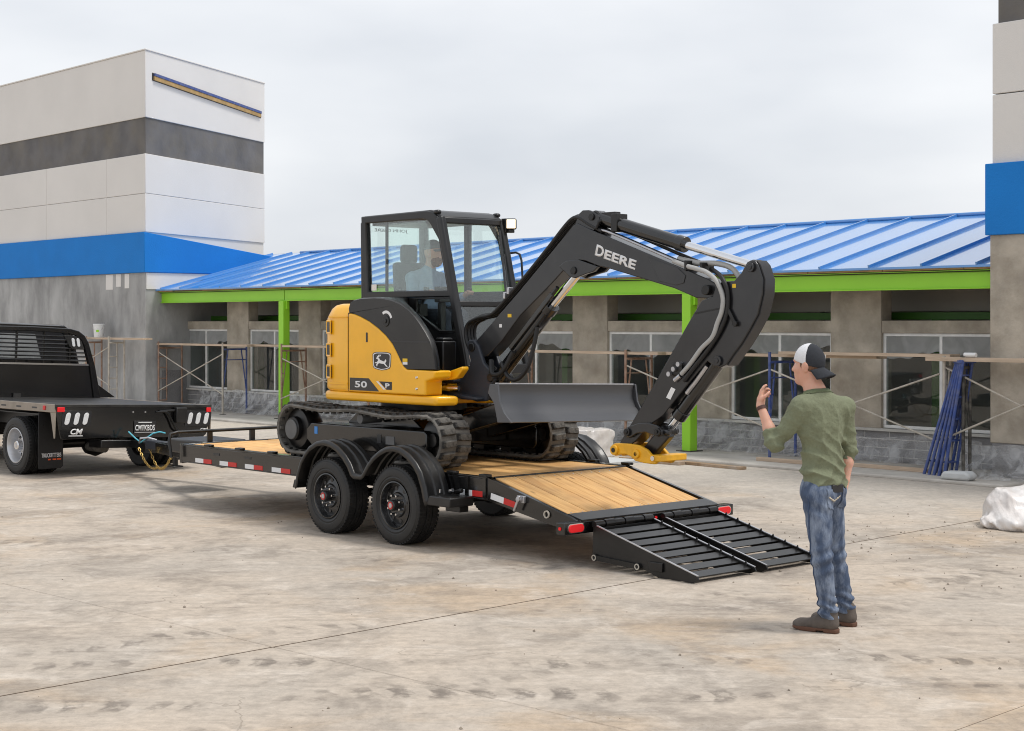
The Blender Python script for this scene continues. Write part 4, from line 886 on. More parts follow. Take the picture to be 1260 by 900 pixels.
# ---- dozer blade
bf = [(1.05, 1.415), (1.035, 1.36), (1.04, 1.29), (1.075, 1.22), (1.14, 1.155), (1.235, 1.10)]
bb = [(1.19, 1.092), (1.10, 1.14), (1.04, 1.205), (1.008, 1.28), (1.0, 1.36), (1.01, 1.415)]
q = MB(); q.prism(bf+bb, -.83, .83, 'y'); bl_ = E(q, 'dozer_blade', 'blade_steel', bevel=.004)
bl_.rotation_euler = (-.03, 0, 0); bl_.location.y -= .038
for s in (-1, 1):
    q = MB(); q.prism([(1.062, 1.42), (1.09, 1.27), (1.15, 1.175), (1.245, 1.098), (1.07, 1.09), (1.02, 1.25), (.94, 1.335), (.96, 1.41)], *sorted((s*.831, s*.85)), 'y'); q.build('side_plate', 'blade_steel', bl_, bevel=.004)
q = MB(); q.box(1.01, 1.045, -.83, .83, 1.4155, 1.425); q.build('top_edge', 'steel', bl_)
for s in (-1, 1):
    q = MB(); q.prism([(-.35, .86), (-.35, 1.0), (.75, 1.30), (1.01, 1.30), (1.02, 1.15), (.8, 1.13)], *sorted((s*.28, s*.40)), 'y'); E(q, 'blade_arm', 'black_paint', bevel=.008)
q = MB(); q.cyl((-.3, 0, 1.08), (.4, 0, 1.2), .055, n=20); q.cyl((.4, 0, 1.2), (.98, 0, 1.30), .03, n=16); E(q, 'blade_cylinder', 'black_satin')
q = MB(); q.box(.3, .42, -.3, .3, 1.07, 1.16); E(q, 'blade_crossbar', 'black_paint', bevel=.01)
# ---- upper structure
tail = [(-1.45, -.75), (-1.53, -.738), (-1.60, -.70), (-1.67, -.62), (-1.74, -.5), (-1.79, -.3), (-1.81, 0), (-1.79, .3), (-1.74, .5), (-1.67, .6), (-1.58, .69), (-1.48, .72)]
q = MB(); q.prism([(.10, -.74), (-1.19, -.752)]+[(x-.012, y*1.015) for x, y in tail]+[(-.55, .72), (-.25, .6), (-.05, .25), (.05, .0), (.05, -.1), (-.10, -.12), (-.10, -.52), (.18, -.52)], 1.212, 1.30, 'z'); E(q, 'base_frame', 'deere_yellow', bevel=.03, seg=3)
q = MB(); cw = [(-1.195, -.752)]+tail+[(-1.2, .72), (-1.2, .5), (-1.5, .2), (-1.5, -.3), (-1.195, -.6)]
def cw_ring(z, ins): return [((x+ins*(1 if x < -1.3 else 0)), (y+(ins if y < 0 else -ins)*(abs(y) > .25)), z) for x, y in cw]
q.loft([cw_ring(z, i) for z, i in ((1.302, .02), (1.325, .002), (1.345, 0), (1.99, 0), (2.03, .012), (2.09, .035), (2.125, .065), (2.14, .11))]); cwo = E(q, 'counterweight', 'deere_yellow', smooth=45)
for zc in (1.915, 1.695, 1.485):
    a = math.atan2(-.115, -.165)
    M = Matrix.Translation((-1.545, -.728, zc)) @ Matrix.Rotation(R(17), 4, 'Z')
    # vent: raised yellow surround with a dark grille set in
    M = Matrix.Translation((-1.512, -.743, zc)) @ Matrix.Rotation(R(-20), 4, 'Z')
    q = MB(); o_, i_ = (.070, .068), (.050, .048)
    vs = [M @ Vector(v) for v in [(-o_[0], 0, -o_[1]), (o_[0], 0, -o_[1]), (o_[0], 0, o_[1]), (-o_[0], 0, o_[1]), (-o_[0]*.9, -.010, -o_[1]*.88), (o_[0]*.9, -.010, -o_[1]*.88), (o_[0]*.9, -.010, o_[1]*.88), (-o_[0]*.9, -.010, o_[1]*.88), (-i_[0], -.006, -i_[1]), (i_[0], -.006, -i_[1]), (i_[0], -.006, i_[1]), (-i_[0], -.006, i_[1])]]
    fs = [(k, (k+1) % 4, (k+1) % 4+4, k+4) for k in range(4)]+[(k+4, (k+1) % 4+4, (k+1) % 4+8, k+8) for k in range(4)]
    q.add(vs, fs); q.build('vent_surround', 'deere_yellow', cwo, smooth=20)
    q = MB(); q.box(-i_[0], i_[0], -.0065, .012, -i_[1], i_[1], M); vg = q.build('vent_grille', 'decal_black', cwo)
    q = MB()
    for k in range(5): q.box(-i_[0]+.008, i_[0]-.008, -.0085, -.0067, -i_[1]+.008+k*.017, -i_[1]+.016+k*.017, M)
    q.build('vent_bars', 'black_satin', cwo, smooth=0)
q = MB(); q.box(-1.5, -1.2, -.757, -.752, 1.365, 1.385); q.box(-1.5, -1.2, -.757, -.752, 2.005, 2.02); q.build('groove', 'deere_yellow', cwo, bevel=.002)
pb = [(-.295, 1.53), (-.345, 1.555), (-.385, 1.60), (-.45, 1.685), (-.516, 1.763), (-.61, 1.835), (-.72, 1.90), (-.867, 1.968), (-1.0, 2.012), (-1.10, 2.038), (-1.188, 2.048)]
q = MB(); q.prism([(-1.188, 1.303), (-.02, 1.303), (-.02, 1.43), (.10, 1.46), (.11, 1.527)]+pb, -.752, -.55, 'y'); sp = E(q, 'side_panel', 'deere_yellow', bevel=.016, seg=3)
q = MB(); q.box(-1.196, -1.188, -.745, -.4, 1.31, 2.05); E(q, 'panel_gap', 'decal_black')
hood_top = [(.112, 1.535), (.10, 1.62), (.07, 1.72), (.03, 1.80), (-.03, 1.87), (-.10, 1.94), (-.18, 2.01), (-.275, 2.074), (-.40, 2.135), (-.536, 2.172), (-.66, 2.19), (-.80, 2.198), (-1.015, 2.193), (-1.12, 2.178), (-1.18, 2.15), (-1.20, 2.10), (-1.19, 2.054)]
hb = hood_top+[(x, z+.004) for x, z in pb[::-1]]
rings = []
wt_ = lambda x: (lambda t: t*t*(3-2*t))(min(1, max(0, (x+1.1)/.95)))
for y, ins, sh_ in ((-.742, .022, 0), (-.728, .008, 0), (-.70, 0, .008), (-.62, 0, .08), (-.5, 0, .24), (-.35, 0, .46), (-.21, 0, .66)):
    rings.append([(x+(-.35-x)*ins*.55*(k < len(hood_top))-sh_*wt_(x), y, z+(1.75-z)*ins*1.3*(k < len(hood_top))) for k, (x, z) in enumerate(hb)])
q = MB(); q.loft(rings); hd = E(q, 'hood', 'black_plastic', smooth=40)
q = MB(); q.bar((-.53, -.739, 1.786), (.02, -.739, 1.782), .014, .014); q.build('hood_seam', 'decal_black', hd)
q = MB(); q.cyl((-.61, -.75, 1.972), (-.61, -.735, 1.972), .052, n=28); q.cyl((-.61, -.758, 1.972), (-.61, -.75, 1.972), .02, n=16); q.build('filler_cap', 'black_satin', hd, bevel=.004)
q = MB(); ar = [(-.61+r_*math.cos(R(a)), 1.972+r_*math.sin(R(a))) for r_, rng_ in ((.098, range(20, 126, 7)), (.072, range(125, 19, -7))) for a in rng_]; q.prism(ar, -.7435, -.7415, 'y'); q.build('arc_decal', 'decal_white', hd, smooth=0)
q = MB(); q.prism([(-.903, 1.775), (-.877, 1.775), (-.877, 1.86), (-.89, 1.868), (-.903, 1.86)], -.7545, -.7515, 'y'); q.build('panel_latch', 'decal_black', sp)
for z in (1.462, 1.36): q = MB(); q.cyl((-.143, -.752, z), (-.143, -.762, z), .014, .01, n=10); q.build('panel_bolt', 'chrome', sp)
# decals: numerals, leaping deer shield
q = MB(); q.prism([(-1.16, 1.318), (-.70, 1.318), (-.86, 1.436), (-1.16, 1.436)], -.7540, -.7525, 'y'); q.build('model_band', 'boom_grey', sp, smooth=0)
text('model_number', '50', 'decal_white', frame_m((-1.075, -.7550, 1.345), (1, 0, 0), (0, 0, 1)), .062, .19, sp, bold=.022)
q = MB(); q.prism([(-.745, 1.412), (-.715, 1.412), (-.60, 1.338), (-.635, 1.338)], -.7540, -.7525, 'y'); q.build('chevron_white', 'decal_white', sp, smooth=0)
q = MB(); q.prism([(-.70, 1.412), (-.508, 1.412), (-.508, 1.338), (-.588, 1.338)], -.7540, -.7525, 'y'); q.build('chevron_black', 'decal_black', sp, smooth=0)
text('series_letter', 'P', 'decal_white', frame_m((-.605, -.7550, 1.351), (1, 0, 0), (0, 0, 1)), .046, .066, sp, bold=.03)
def shield(cx, cz, w_, h_): return [(cx+x*w_, cz+z*h_) for x, z in ((-.5, .36), (-.44, .45), (-.3, .49), (0, .5), (.3, .49), (.44, .45), (.5, .36), (.49, 0), (.47, -.28), (.42, -.38), (.25, -.45), (0, -.5), (-.25, -.45), (-.42, -.38), (-.47, -.28), (-.49, 0))]
LX, LZ = -.66, 1.60
for w_, h_, yy, m in ((.285, .172, -.7532, 'decal_black'), (.268, .160, -.7540, 'decal_white'), (.245, .146, -.7548, 'decal_black')):
    q = MB(); q.prism(shield(LX, LZ, w_, h_), yy-.0004, yy+.0006, 'y'); q.build('emblem_shield', m, sp, smooth=0)
deer = [(.40, -.36), (.22, -.13), (.30, .02), (.26, .13), (.20, .06), (.17, -.02), (.02, .03), (-.10, .08), (-.15, .18), (-.20, .20), (-.16, .28), (-.06, .30), (-.03, .42), (-.09, .36), (-.15, .33), (-.14, .42), (-.20, .36), (-.22, .30), (-.30, .33), (-.26, .25), (-.34, .18), (-.33, .14), (-.24, .13), (-.22, .02), (-.30, -.06), (-.42, -.08), (-.40, -.13), (-.28, -.12), (-.34, -.22), (-.30, -.32), (-.26, -.30), (-.26, -.22), (-.16, -.12), (.02, -.15), (.14, -.16), (.28, -.31)]
q = MB(); q.prism([(LX+x*.245*1.0, LZ+z*.146*1.05) for x, z in deer], -.7562, -.7550, 'y'); q.build('deer_emblem', 'decal_white', sp, smooth=0)
# front nose, swing cylinder
q = MB(); q.prism([(-.10, 1.49), (.10, 1.535), (.215, 1.565), (.22, 1.535), (.14, 1.46), (.05, 1.44), (-.10, 1.43)], -.52, -.44, 'y'); E(q, 'nose_plate', 'deere_yellow', bevel=.01)
q = MB(); q.box(-.12, .0, -.30, -.10, 1.30, 1.44); E(q, 'swing_mount', 'deere_yellow', bevel=.015)
q = MB(); q.cyl((-.28, -.56, 1.365), (.10, -.46, 1.365), .024, n=16); E(q, 'swing_rod', 'chrome')
q = MB(); q.box(-.22, -.08, -.50, -.34, 1.44, 1.79); q.box(-.21, -.10, -.48, -.36, 1.79, 1.82); E(q, 'valve_cover', 'black_satin', bevel=.012)
q = MB(); q.prism([(-1.2, 1.30), (-.5, 1.30), (-.5, 1.48), (-1.2, 1.85)], .5, .72, 'y'); E(q, 'far_side_panel', 'deere_yellow', bevel=.015)
# ---- cab
CY0, CY1 = -.20, .57
cab = MB()
xa = lambda z: -.455+(2.95-z)*.262         # front plane
def quad_ring(outer, inner, y0, y1, mb):
    n_ = len(outer); v = [(x, y0, z) for x, z in outer]+[(x, y0, z) for x, z in inner]+[(x, y1, z) for x, z in outer]+[(x, y1, z) for x, z in inner]
    fs = []
    for k in range(n_):
        j = (k+1) % n_; fs += [(k, j, n_+j, n_+k), (2*n_+k, 3*n_+k, 3*n_+j, 2*n_+j), (k, 2*n_+k, 2*n_+j, j), (n_+k, n_+j, 3*n_+j, 3*n_+k)]
    mb.add(v, fs)
so = [(-1.70, 3.015), (-1.66, 2.20), (xa(2.20), 2.20), (xa(2.80), 2.80), (-.50, 2.95), (-.56, 3.0), (-.66, 3.02)]
si = [(-1.62, 2.945), (-1.585, 2.262), (xa(2.26)-.085, 2.262), (xa(2.74)-.085, 2.74), (-.60, 2.88), (-.645, 2.925), (-.72, 2.945)]
for y0, y1 in ((CY0-.02, CY0+.045), (CY1-.045, CY1+.02)): quad_ring(so, si, y0, y1, cab)
cabo = E(cab, 'cab', 'cab_grey', bevel=.012, seg=3)
def C(mb, name, m, **k): return mb.build(name, m, cabo, **k)
q = MB(); q.prism([(-1.70, 3.02), (-.64, 3.03), (-.53, 3.005), (-.455, 2.955), (-.50, 2.93), (-1.68, 2.95)], CY0+.0, CY1-.0, 'y'); C(q, 'roof', 'cab_grey', bevel=.02, seg=3)
for s_, y in ((-1, CY0+.012), (1, CY1-.012)):
    q = MB(); q.bar((xa(1.48)-.03, y, 1.48), (xa(2.96)-.03, y, 2.96), .07, .085, up=(1, 0, 0)); C(q, 'front_pillar', 'cab_grey', bevel=.02, seg=3)
    q = MB(); q.box(-.57, -.50, y-.03, y+.03, 2.985, 3.025); C(q, 'lifting_eye', 'cab_grey', bevel=.018)
    q = MB(); q.bar((-1.68, y, 2.96), (-1.66, y, 1.6), .06, .07, up=(1, 0, 0)); C(q, 'rear_pillar', 'cab_grey', bevel=.015)
q = MB(); q.bar((xa(2.93)-.02, CY0, 2.925), (xa(2.93)-.02, CY1, 2.925), .06, .06); C(q, 'front_header', 'cab_grey', bevel=.012)
q = MB(); q.bar((xa(2.135)-.012, CY0, 2.135), (xa(2.135)-.012, CY1, 2.135), .04, .05); C(q, 'front_bar', 'cab_grey', bevel=.008)
q = MB(); q.bar((xa(1.52)-.012, CY0, 1.52), (xa(1.52)-.012, CY1, 1.52), .05, .09); C(q, 'front_sill', 'cab_grey', bevel=.008)
# right wall below the side window, with the small lower window
q = MB(); q.prism([(-1.66, 1.5), (-1.66, 2.198), (-.86, 2.198), (-.86, 2.03), (-.50, 1.86), (xa(1.86)-.02, 1.86), (xa(1.5)-.02, 1.5)], CY0, CY0+.03, 'y'); C(q, 'lower_wall', 'cab_grey', bevel=.004)
q = MB(); quad_ring([(-.86, 2.198), (-.86, 2.04), (-.49, 1.862), (xa(1.862)-.02, 1.862), (xa(2.198)-.02, 2.198)], [(-.83, 2.18), (-.83, 2.055), (-.48, 1.885), (xa(1.885)-.06, 1.885), (xa(2.18)-.06, 2.18)], CY0-.012, CY0+.02, q); C(q, 'lower_window_frame', 'black_satin', bevel=.003)
q = MB(); q.prism([(-.83, 2.18), (-.83, 2.055), (-.48, 1.885), (xa(1.885)-.06, 1.885), (xa(2.18)-.06, 2.18)], CY0, CY0+.005, 'y'); C(q, 'lower_window', 'cab_glass', smooth=0)
q = MB(); q.prism(si, CY0+.008, CY0+.013, 'y'); C(q, 'side_window', 'cab_glass', smooth=0)
q = MB(); q.prism([(-1.33, 2.93), (-1.31, 2.27), (-.62, 2.27), (-.68, 2.86), (-.74, 2.93)], CY0+.026, CY0+.030, 'y'); C(q, 'sliding_pane', 'cab_glass', smooth=0)
q = MB(); q.box(-1.345, -1.325, CY0+.015, CY0+.04, 2.265, 2.94); C(q, 'pane_edge', 'black_satin')
q = MB(); q.box(-1.31, -1.28, CY0-.004, CY0+.004, 2.53, 2.58); C(q, 'pane_catch', 'decal_black', bevel=.003)
q = MB(); q.box(-1.55, -1.47, CY0+.0, CY0+.004, 2.275, 2.335); C(q, 'sticker', 'decal_white', smooth=0)
q = MB(); q.prism(si, CY1-.02, CY1-.015, 'y'); C(q, 'door_window', 'cab_glass', smooth=0)
q = MB(); q.box(-1.0, -.93, CY1-.04, CY1+.015, 1.5, 2.98); C(q, 'door_post', 'cab_grey', bevel=.012)
q = MB(); q.prism([(-1.66, 1.5), (-1.66, 2.2), (xa(2.2)-.02, 2.2), (xa(1.5)-.02, 1.5)], CY1-.03, CY1+.0, 'y'); C(q, 'door_lower', 'cab_grey')
q = MB(); q.box(-1.69, -1.655, CY0, CY1, 1.6, 2.26); C(q, 'rear_wall', 'cab_grey', bevel=.006)
q = MB(); q.box(-1.68, -1.674, CY0+.03, CY1-.03, 2.26, 2.94); C(q, 'rear_window', 'cab_glass', smooth=0)
text('rear_lettering', 'JOHN DEERE', 'decal_black', frame_m((-1.6825, .36, 2.865), (0, -1, 0), (0, 0, 1)), .04, .42, cabo, bold=.012)
def front_pane(z0, z1, y0, y1, nm):
    q = MB(); q.add([(xa(z0)-.012, y0, z0), (xa(z0)-.012, y1, z0), (xa(z1)-.012, y1, z1), (xa(z1)-.012, y0, z1), (xa(z0)-.018, y0, z0), (xa(z0)-.018, y1, z0), (xa(z1)-.018, y1, z1), (xa(z1)-.018, y0, z1)], [(0, 1, 2, 3), (7, 6, 5, 4), (0, 4, 5, 1), (1, 5, 6, 2), (2, 6, 7, 3), (3, 7, 4, 0)]); C(q, nm, 'cab_glass', smooth=0)
front_pane(2.16, 2.90, CY0+.04, CY1-.04, 'windshield'); front_pane(1.56, 2.11, CY0+.04, CY1-.04, 'lower_windshield')
q = MB(); q.bar((xa(2.15)+.012, .46, 2.15), (xa(2.62)+.012, .50, 2.62), .012, .012); q.bar((xa(2.25)+.008, .44, 2.22), (xa(2.85)+.008, .50, 2.85), .02, .008); C(q, 'wiper', 'decal_black')
q = MB(); q.box(-.47, -.40, .555, .60, 2.83, 2.97); q.box(-.41, -.36, .57, .64, 2.83, 2.86); C(q, 'light_bracket', 'black_satin', bevel=.006)
q = MB(); M = Matrix.Translation((-.37, .60, 2.915)) @ Matrix.Rotation(R(-42), 4, 'Z'); q.box(-.035, .02, -.055, .055, -.055, .055, M); wl = C(q, 'work_light', 'decal_black', bevel=.02, seg=3)
q = MB(); q.box(.021, .026, -.042, .042, -.042, .042, M); q.build('light_lens', 'lamp_white', wl, bevel=.012)
q = MB(); q.tube([(-.44, .60, 2.63), (-.36, .655, 2.64), (-.31, .66, 2.62), (-.285, .66, 2.56), (-.275, .66, 2.45), (-.265, .66, 2.30), (-.25, .62, 2.22)], .011, 8); C(q, 'grab_rail', 'decal_black')
# interior
q = MB(); q.box(-1.6, -.2, CY0+.05, CY1-.05, 1.48, 1.55); C(q, 'floor', 'black_satin')
q = MB(); q.box(-1.42, -.95, -.02, .42, 1.84, 1.98); q.prism([(-1.45, 1.95), (-1.32, 1.95), (-1.40, 2.56), (-1.50, 2.56)], .0, .40, 'y'); q.box(-1.5, -1.42, .10, .30, 2.55, 2.74); q.box(-1.35, -1.0, .05, .35, 1.55, 1.84); C(q, 'seat', 'cloth_black', bevel=.05, seg=4)
for y in (-.10, .45): q = MB(); q.box(-1.35, -.85, y-.05, y+.05, 2.02, 2.14); q.cyl((-.88, y, 2.12), (-.82, y, 2.26), .014, n=10); q.cyl((-.82, y, 2.24), (-.81, y, 2.30), .026, n=12); C(q, 'control_console', 'black_plastic', bevel=.015)
q = MB(); q.box(-.62, -.56, -.12, -.06, 1.55, 2.15); q.box(-.62, -.54, -.16, -.02, 2.15, 2.30); C(q, 'monitor', 'black_plastic', bevel=.01)
q = MB(); q.box(-1.6, -.62, CY0+.05, CY1-.05, 2.92, 2.95); C(q, 'headliner', 'cab_grey')
# ---- swing post and boom
YB = -.20
SW = [(0.06, 1.773), (0.095, 1.802), (0.157, 1.806), (0.218, 1.752), (0.296, 1.593), (0.434, 1.494), (0.434, 1.437), (0.382, 1.379), (0.331, 1.253), (0.192, 1.242), (-0.038, 1.286), (-0.228, 1.297), (-0.237, 1.431), (-0.164, 1.444), (-0.002, 1.449), (0.086, 1.543), (0.113, 1.613), (0.069, 1.716)]
swg = None
for y0, y1 in ((-.335, -.295), (-.155, -.115)):
    q = MB(); q.prism(SW, y0, y1, 'y'); o = E(q, 'swing_post', 'cast_grey', bevel=.012, seg=3) if swg is None else q.build('swing_cheek', 'cast_grey', swg, bevel=.012, seg=3)
    swg = swg or o
q = MB(); q.prism([(-.20, 1.31), (.19, 1.26), (.31, 1.27), (.36, 1.38), (.30, 1.50), (.12, 1.55), (-.16, 1.43)], -.295, -.155, 'y'); q.build('swing_web', 'cast_grey', swg, bevel=.01)
q = MB(); q.prism([(-.22, 1.30), (.1, 1.262), (.3, 1.26), (.3, 1.285), (.1, 1.30), (-.22, 1.335)], -.42, -.08, 'y'); q.prism([(-.22, 1.40), (-.16, 1.40), (-.02, 1.41), (-.02, 1.44), (-.16, 1.435), (-.22, 1.425)], -.42, -.08, 'y'); q.build('swing_flange', 'cast_grey', swg, bevel=.012)
for x, z, r_ in ((.139, 1.735, .04), (.395, 1.465, .04)):
    q = MB(); q.cyl((x, -.35, z), (x, -.10, z), r_, n=24); q.build('pivot_pin', 'black_satin', swg, bevel=.006)
q = MB(); q.box(-.115, -.075, -.42, -.30, 1.33, 1.40); q.build('stop_block', 'deere_yellow', swg, bevel=.006)
BOOM = [(0.133, 1.753), (0.17, 1.80), (0.235, 1.845), (0.758, 2.246), (1.091, 2.515), (1.373, 2.742), (1.43, 2.79), (1.475, 2.80), (1.618, 2.745), (2.553, 2.426), (2.935, 2.295), (3.01, 2.26), (3.034, 2.212), (3.0, 2.165), (2.935, 2.146), (2.81, 2.15), (2.57, 2.232), (1.857, 2.405), (1.724, 2.43), (1.57, 2.478), (1.50, 2.485), (1.423, 2.470), (1.294, 2.395), (1.152, 2.29), (0.758, 2.02), (0.521, 1.802), (0.324, 1.655), (0.212, 1.644), (.15, 1.68)]
q = MB(); q.prism(BOOM, YB-.11, YB+.045, 'y'); bo = E(q, 'boom', 'boom_grey', bevel=.008, seg=2)
q = MB(); q.prism([(2.30, 2.485), (2.62, 2.39), (2.70, 2.33), (2.68, 2.27), (2.60, 2.255), (2.42, 2.29)], YB-.116, YB-.109, 'y'); q.build('boom_gusset', 'boom_grey', bo, bevel=.003)
LUG = [(1.252, 2.44), (1.338, 2.485), (1.486, 2.492), (1.725, 2.425), (1.673, 2.385), (1.591, 2.37), (1.52, 2.352), (1.45, 2.335), (1.39, 2.345), (1.33, 2.39)]
for y0, y1 in ((YB-.117, YB-.08), (YB+.015, YB+.052)): q = MB(); q.prism(LUG, y0, y1, 'y'); q.build('cylinder_lug', 'boom_grey', bo, bevel=.006)
BRK = [(1.434, 2.79), (1.486, 2.882), (1.528, 2.907), (1.60, 2.905), (1.653, 2.888), (1.725, 2.848), (1.725, 2.783), (1.66, 2.73)]
for y0, y1 in ((YB-.10, YB-.07), (YB+.005, YB+.035)): q = MB(); q.prism(BRK, y0, y1, 'y'); q.build('top_bracket', 'boom_grey', bo, bevel=.005)
q = MB(); q.cyl((1.64, YB-.115, 2.845), (1.64, YB+.05, 2.845), .03, n=20); q.cyl((1.44, YB-.13, 2.40), (1.44, YB+.06, 2.40), .033, n=20); q.build('boom_pins', 'black_satin', bo, bevel=.004)
d_ = Vector((2.164-1.704, 0, 2.482-2.617)).normalized(); _n = Vector((-d_.z, 0, d_.x)); _o = Vector((1.685, YB-.1112, 2.523))
text('brand_lettering', 'D', 'decal_white', frame_m(_o, d_, (0, 0, 1)), .094, .098, bo, bold=.035)
text('brand_lettering', 'EERE', 'decal_white', frame_m(_o+d_*.108, d_, (0, 0, 1)), .078, .372, bo, bold=.035)
q = MB(); q.cyl((2.935, YB-.155, 2.212), (2.935, YB+.06, 2.212), .04, n=24); q.build('arm_pivot_pin', 'black_satin', bo, bevel=.006)
# arm
ARM = [(3.324, 2.417), (3.36, 2.432), (3.40, 2.428), (3.434, 2.39), (3.478, 2.284), (3.475, 2.18), (3.43, 2.021), (3.35, 1.905), (3.27, 1.80), (3.189, 1.715), (3.12, 1.635), (3.06, 1.61), (3.0, 1.615), (2.927, 1.66), (2.691, 1.44), (2.466, 1.218), (2.30, 1.12), (2.16, .99), (2.10, .955), (2.03, .94), (1.98, .965), (2.386, 1.489), (2.691, 1.902), (2.784, 2.024), (2.87, 2.13), (2.98, 2.165), (3.01, 2.24), (3.075, 2.275), (3.197, 2.278), (3.269, 2.338)]
q = MB(); q.prism(ARM, YB-.12, YB+.02, 'y'); ar = E(q, 'arm', 'boom_grey', bevel=.007)
q = MB(); q.prism([(3.41, 2.43), (3.45, 2.392), (3.493, 2.286), (3.489, 2.176), (3.443, 2.014), (3.362, 1.897), (3.281, 1.791), (3.20, 1.705), (3.13, 1.626), (3.11, 1.64), (3.18, 1.72), (3.26, 1.81), (3.34, 1.915), (3.42, 2.024), (3.465, 2.18), (3.468, 2.28), (3.42, 2.385)], YB-.105, YB+.008, 'y'); q.build('back_plate', 'decal_black', ar)
q = MB(); q.bar((2.80, YB-.1225, 2.03), (3.10, YB-.1225, 2.075), .004, .012); q.build('weld_seam', 'black_satin', ar)
q = MB(); q.bar((3.09, YB-.135, 2.16), (3.22, YB-.135, 1.955), .02, .03); q.cyl((3.225, YB-.15, 1.95), (3.225, YB-.11, 1.95), .022, n=12); q.build('hose_guard', 'black_satin', ar, bevel=.004)
for x, z, r_ in ((3.369, 2.377, .036), (3.04, 1.663, .04), (2.093, 1.05, .035)): q = MB(); q.cyl((x, YB-.14, z), (x, YB+.04, z), r_, n=22); q.cyl((x, YB-.146, z), (x, YB-.139, z), r_*.5, n=10); q.build('arm_pin', 'boom_grey', ar, bevel=.005)
q = MB(); q.box(2.50, 2.565, YB-.1225, YB-.1205, 1.35, 1.45, Matrix.Translation((0, 0, 0))); 
me_ = MB(); me_.add([(2.50, YB-.1222, 1.36), (2.545, YB-.1222, 1.345), (2.60, YB-.1222, 1.43), (2.555, YB-.1222, 1.445)], [(0, 1, 2, 3)]); me_.build('data_label', 'decal_white', ar, smooth=0, solid=.001)
# cylinders
def cylinder(name, p0, pm, p1, rb, rr, sleeve=None):
    q = MB(); YC = YB-.035; P0, PM, P1 = Vector((p0[0], YC, p0[1])), Vector((pm[0], YC, pm[1])), Vector((p1[0], YC, p1[1])); d_ = (PM-P0).normalized()
    q.cyl(P0, PM, rb, n=28); q.cyl(PM-d_*.07, PM+d_*.01, rb*1.13, n=28); q.cyl((P0.x, YC-.045, P0.z), (P0.x, YC+.045, P0.z), rb*1.05, n=24); c_ = E(q, name, 'black_paint', bevel=.004)
    q = MB(); q.cyl(PM, P1, rr, n=24); q.build('rod', 'chrome', c_)
    q = MB(); q.cyl((P1.x, YC-.04, P1.z), (P1.x, YC+.04, P1.z), rr*1.6, n=24); q.build('rod_eye', 'black_satin', c_, bevel=.004)
    return c_
ac = cylinder('arm_cylinder', (1.66, 2.84), (2.62, 2.58), (3.35, 2.385), .058, .033)
q = MB(); q.tube([(1.78, YB-.05, 2.84), (1.72, YB-.10, 2.80), (1.70, YB-.11, 2.74)], .016, 8); q.box(1.72, 1.88, YB-.07, YB+.0, 2.84, 2.88); q.box(1.86, 1.93, YB-.10, YB+.03, 2.71, 2.86); q.build('port_block', 'black_satin', ac, bevel=.006)
bc = cylinder('boom_cylinder', (.395, 1.465), (1.085, 2.10), (1.44, 2.40), .062, .036)
q = MB(); q.tube([(.60, YB-.085, 1.62), (1.05, YB-.085, 2.03), (1.08, YB-.075, 2.06)], .014, 8); q.tube([(1.02, YB-.095, 2.08), (1.22, YB-.095, 2.26)], .02, 8); q.build('rod_guard', 'black_satin', bc)
q = MB(); q.bar((.62, YB-.10, 1.73), (1.16, YB-.10, 2.205), .03, .045); q.build('line_cover', 'black_paint', bc, bevel=.006)
kc = cylinder('bucket_cylinder', (3.0, 1.68), (2.56, 1.21), (2.44, 1.085), .056, .032)
q = MB(); q.tube([(2.90, YB-.09, 1.62), (2.80, YB-.10, 1.50), (2.70, YB-.10, 1.40)], .018, 8); q.tube([(2.78, YB-.03, 1.60), (2.6, YB-.02, 1.36), (2.46, YB-.02, 1.22)], .015, 8); q.build('feed_line', 'steel', kc)
LINK = [(2.066, 1.064), (2.10, 1.108), (2.214, 1.142), (2.319, 1.152), (2.423, 1.135), (2.48, 1.10), (2.48, 1.062), (2.44, 1.045), (2.38, 1.055), (2.298, 1.076), (2.20, 1.06), (2.129, 1.022), (2.08, 1.03)]
for y0, y1 in ((YB-.15, YB-.123), (YB+.023, YB+.05)): q = MB(); q.prism(LINK, y0, y1, 'y'); lk_ = E(q, 'side_link', 'boom_grey', bevel=.006)
for x, z in ((2.105, 1.065), (2.44, 1.085)): q = MB(); q.cyl((x, YB-.17, z), (x, YB+.065, z), .032, n=20); q.cyl((x, YB-.18, z), (x, YB-.174, z), .014, n=8); E(q, 'link_pin', 'black_satin', bevel=.004)
q = MB(); q.bar((2.46, YB-.05, 1.09), (2.245, YB-.05, .89), .12, .075, up=(0, 1, 0)); q.cyl((2.44, YB-.10, 1.085), (2.52, YB-.10, 1.078), .026, n=12); E(q, 'bucket_link', 'boom_grey', bevel=.012)
COUP = [(1.915, .923), (1.93, .95), (1.96, .965), (2.022, .970), (2.13, .972), (2.235, .965), (2.319, .935), (2.371, .892), (2.41, .875), (2.46, .895), (2.46, .85), (2.43, .84), (2.410, .822), (2.298, .824), (2.193, .836), (2.15, .865), (2.09, .885), (2.03, .880), (1.968, .862), (1.93, .875)]
for y0, y1 in ((YB-.16, YB-.125), (YB+.035, YB+.07)):
    q = MB(); q.prism(COUP, y0, y1, 'y'); cp = E(q, 'quick_coupler', 'coupler_yellow', bevel=.008)
    for x, z, r_ in ((1.968, .912, .042), (2.215, .895, .036)): q = MB(); q.cyl((x, y0-.02 if y0 < YB else y0, z), (x, y1 if y0 < YB else y1+.02, z), r_, n=22); q.build('coupler_boss', 'coupler_yellow', cp, bevel=.006)
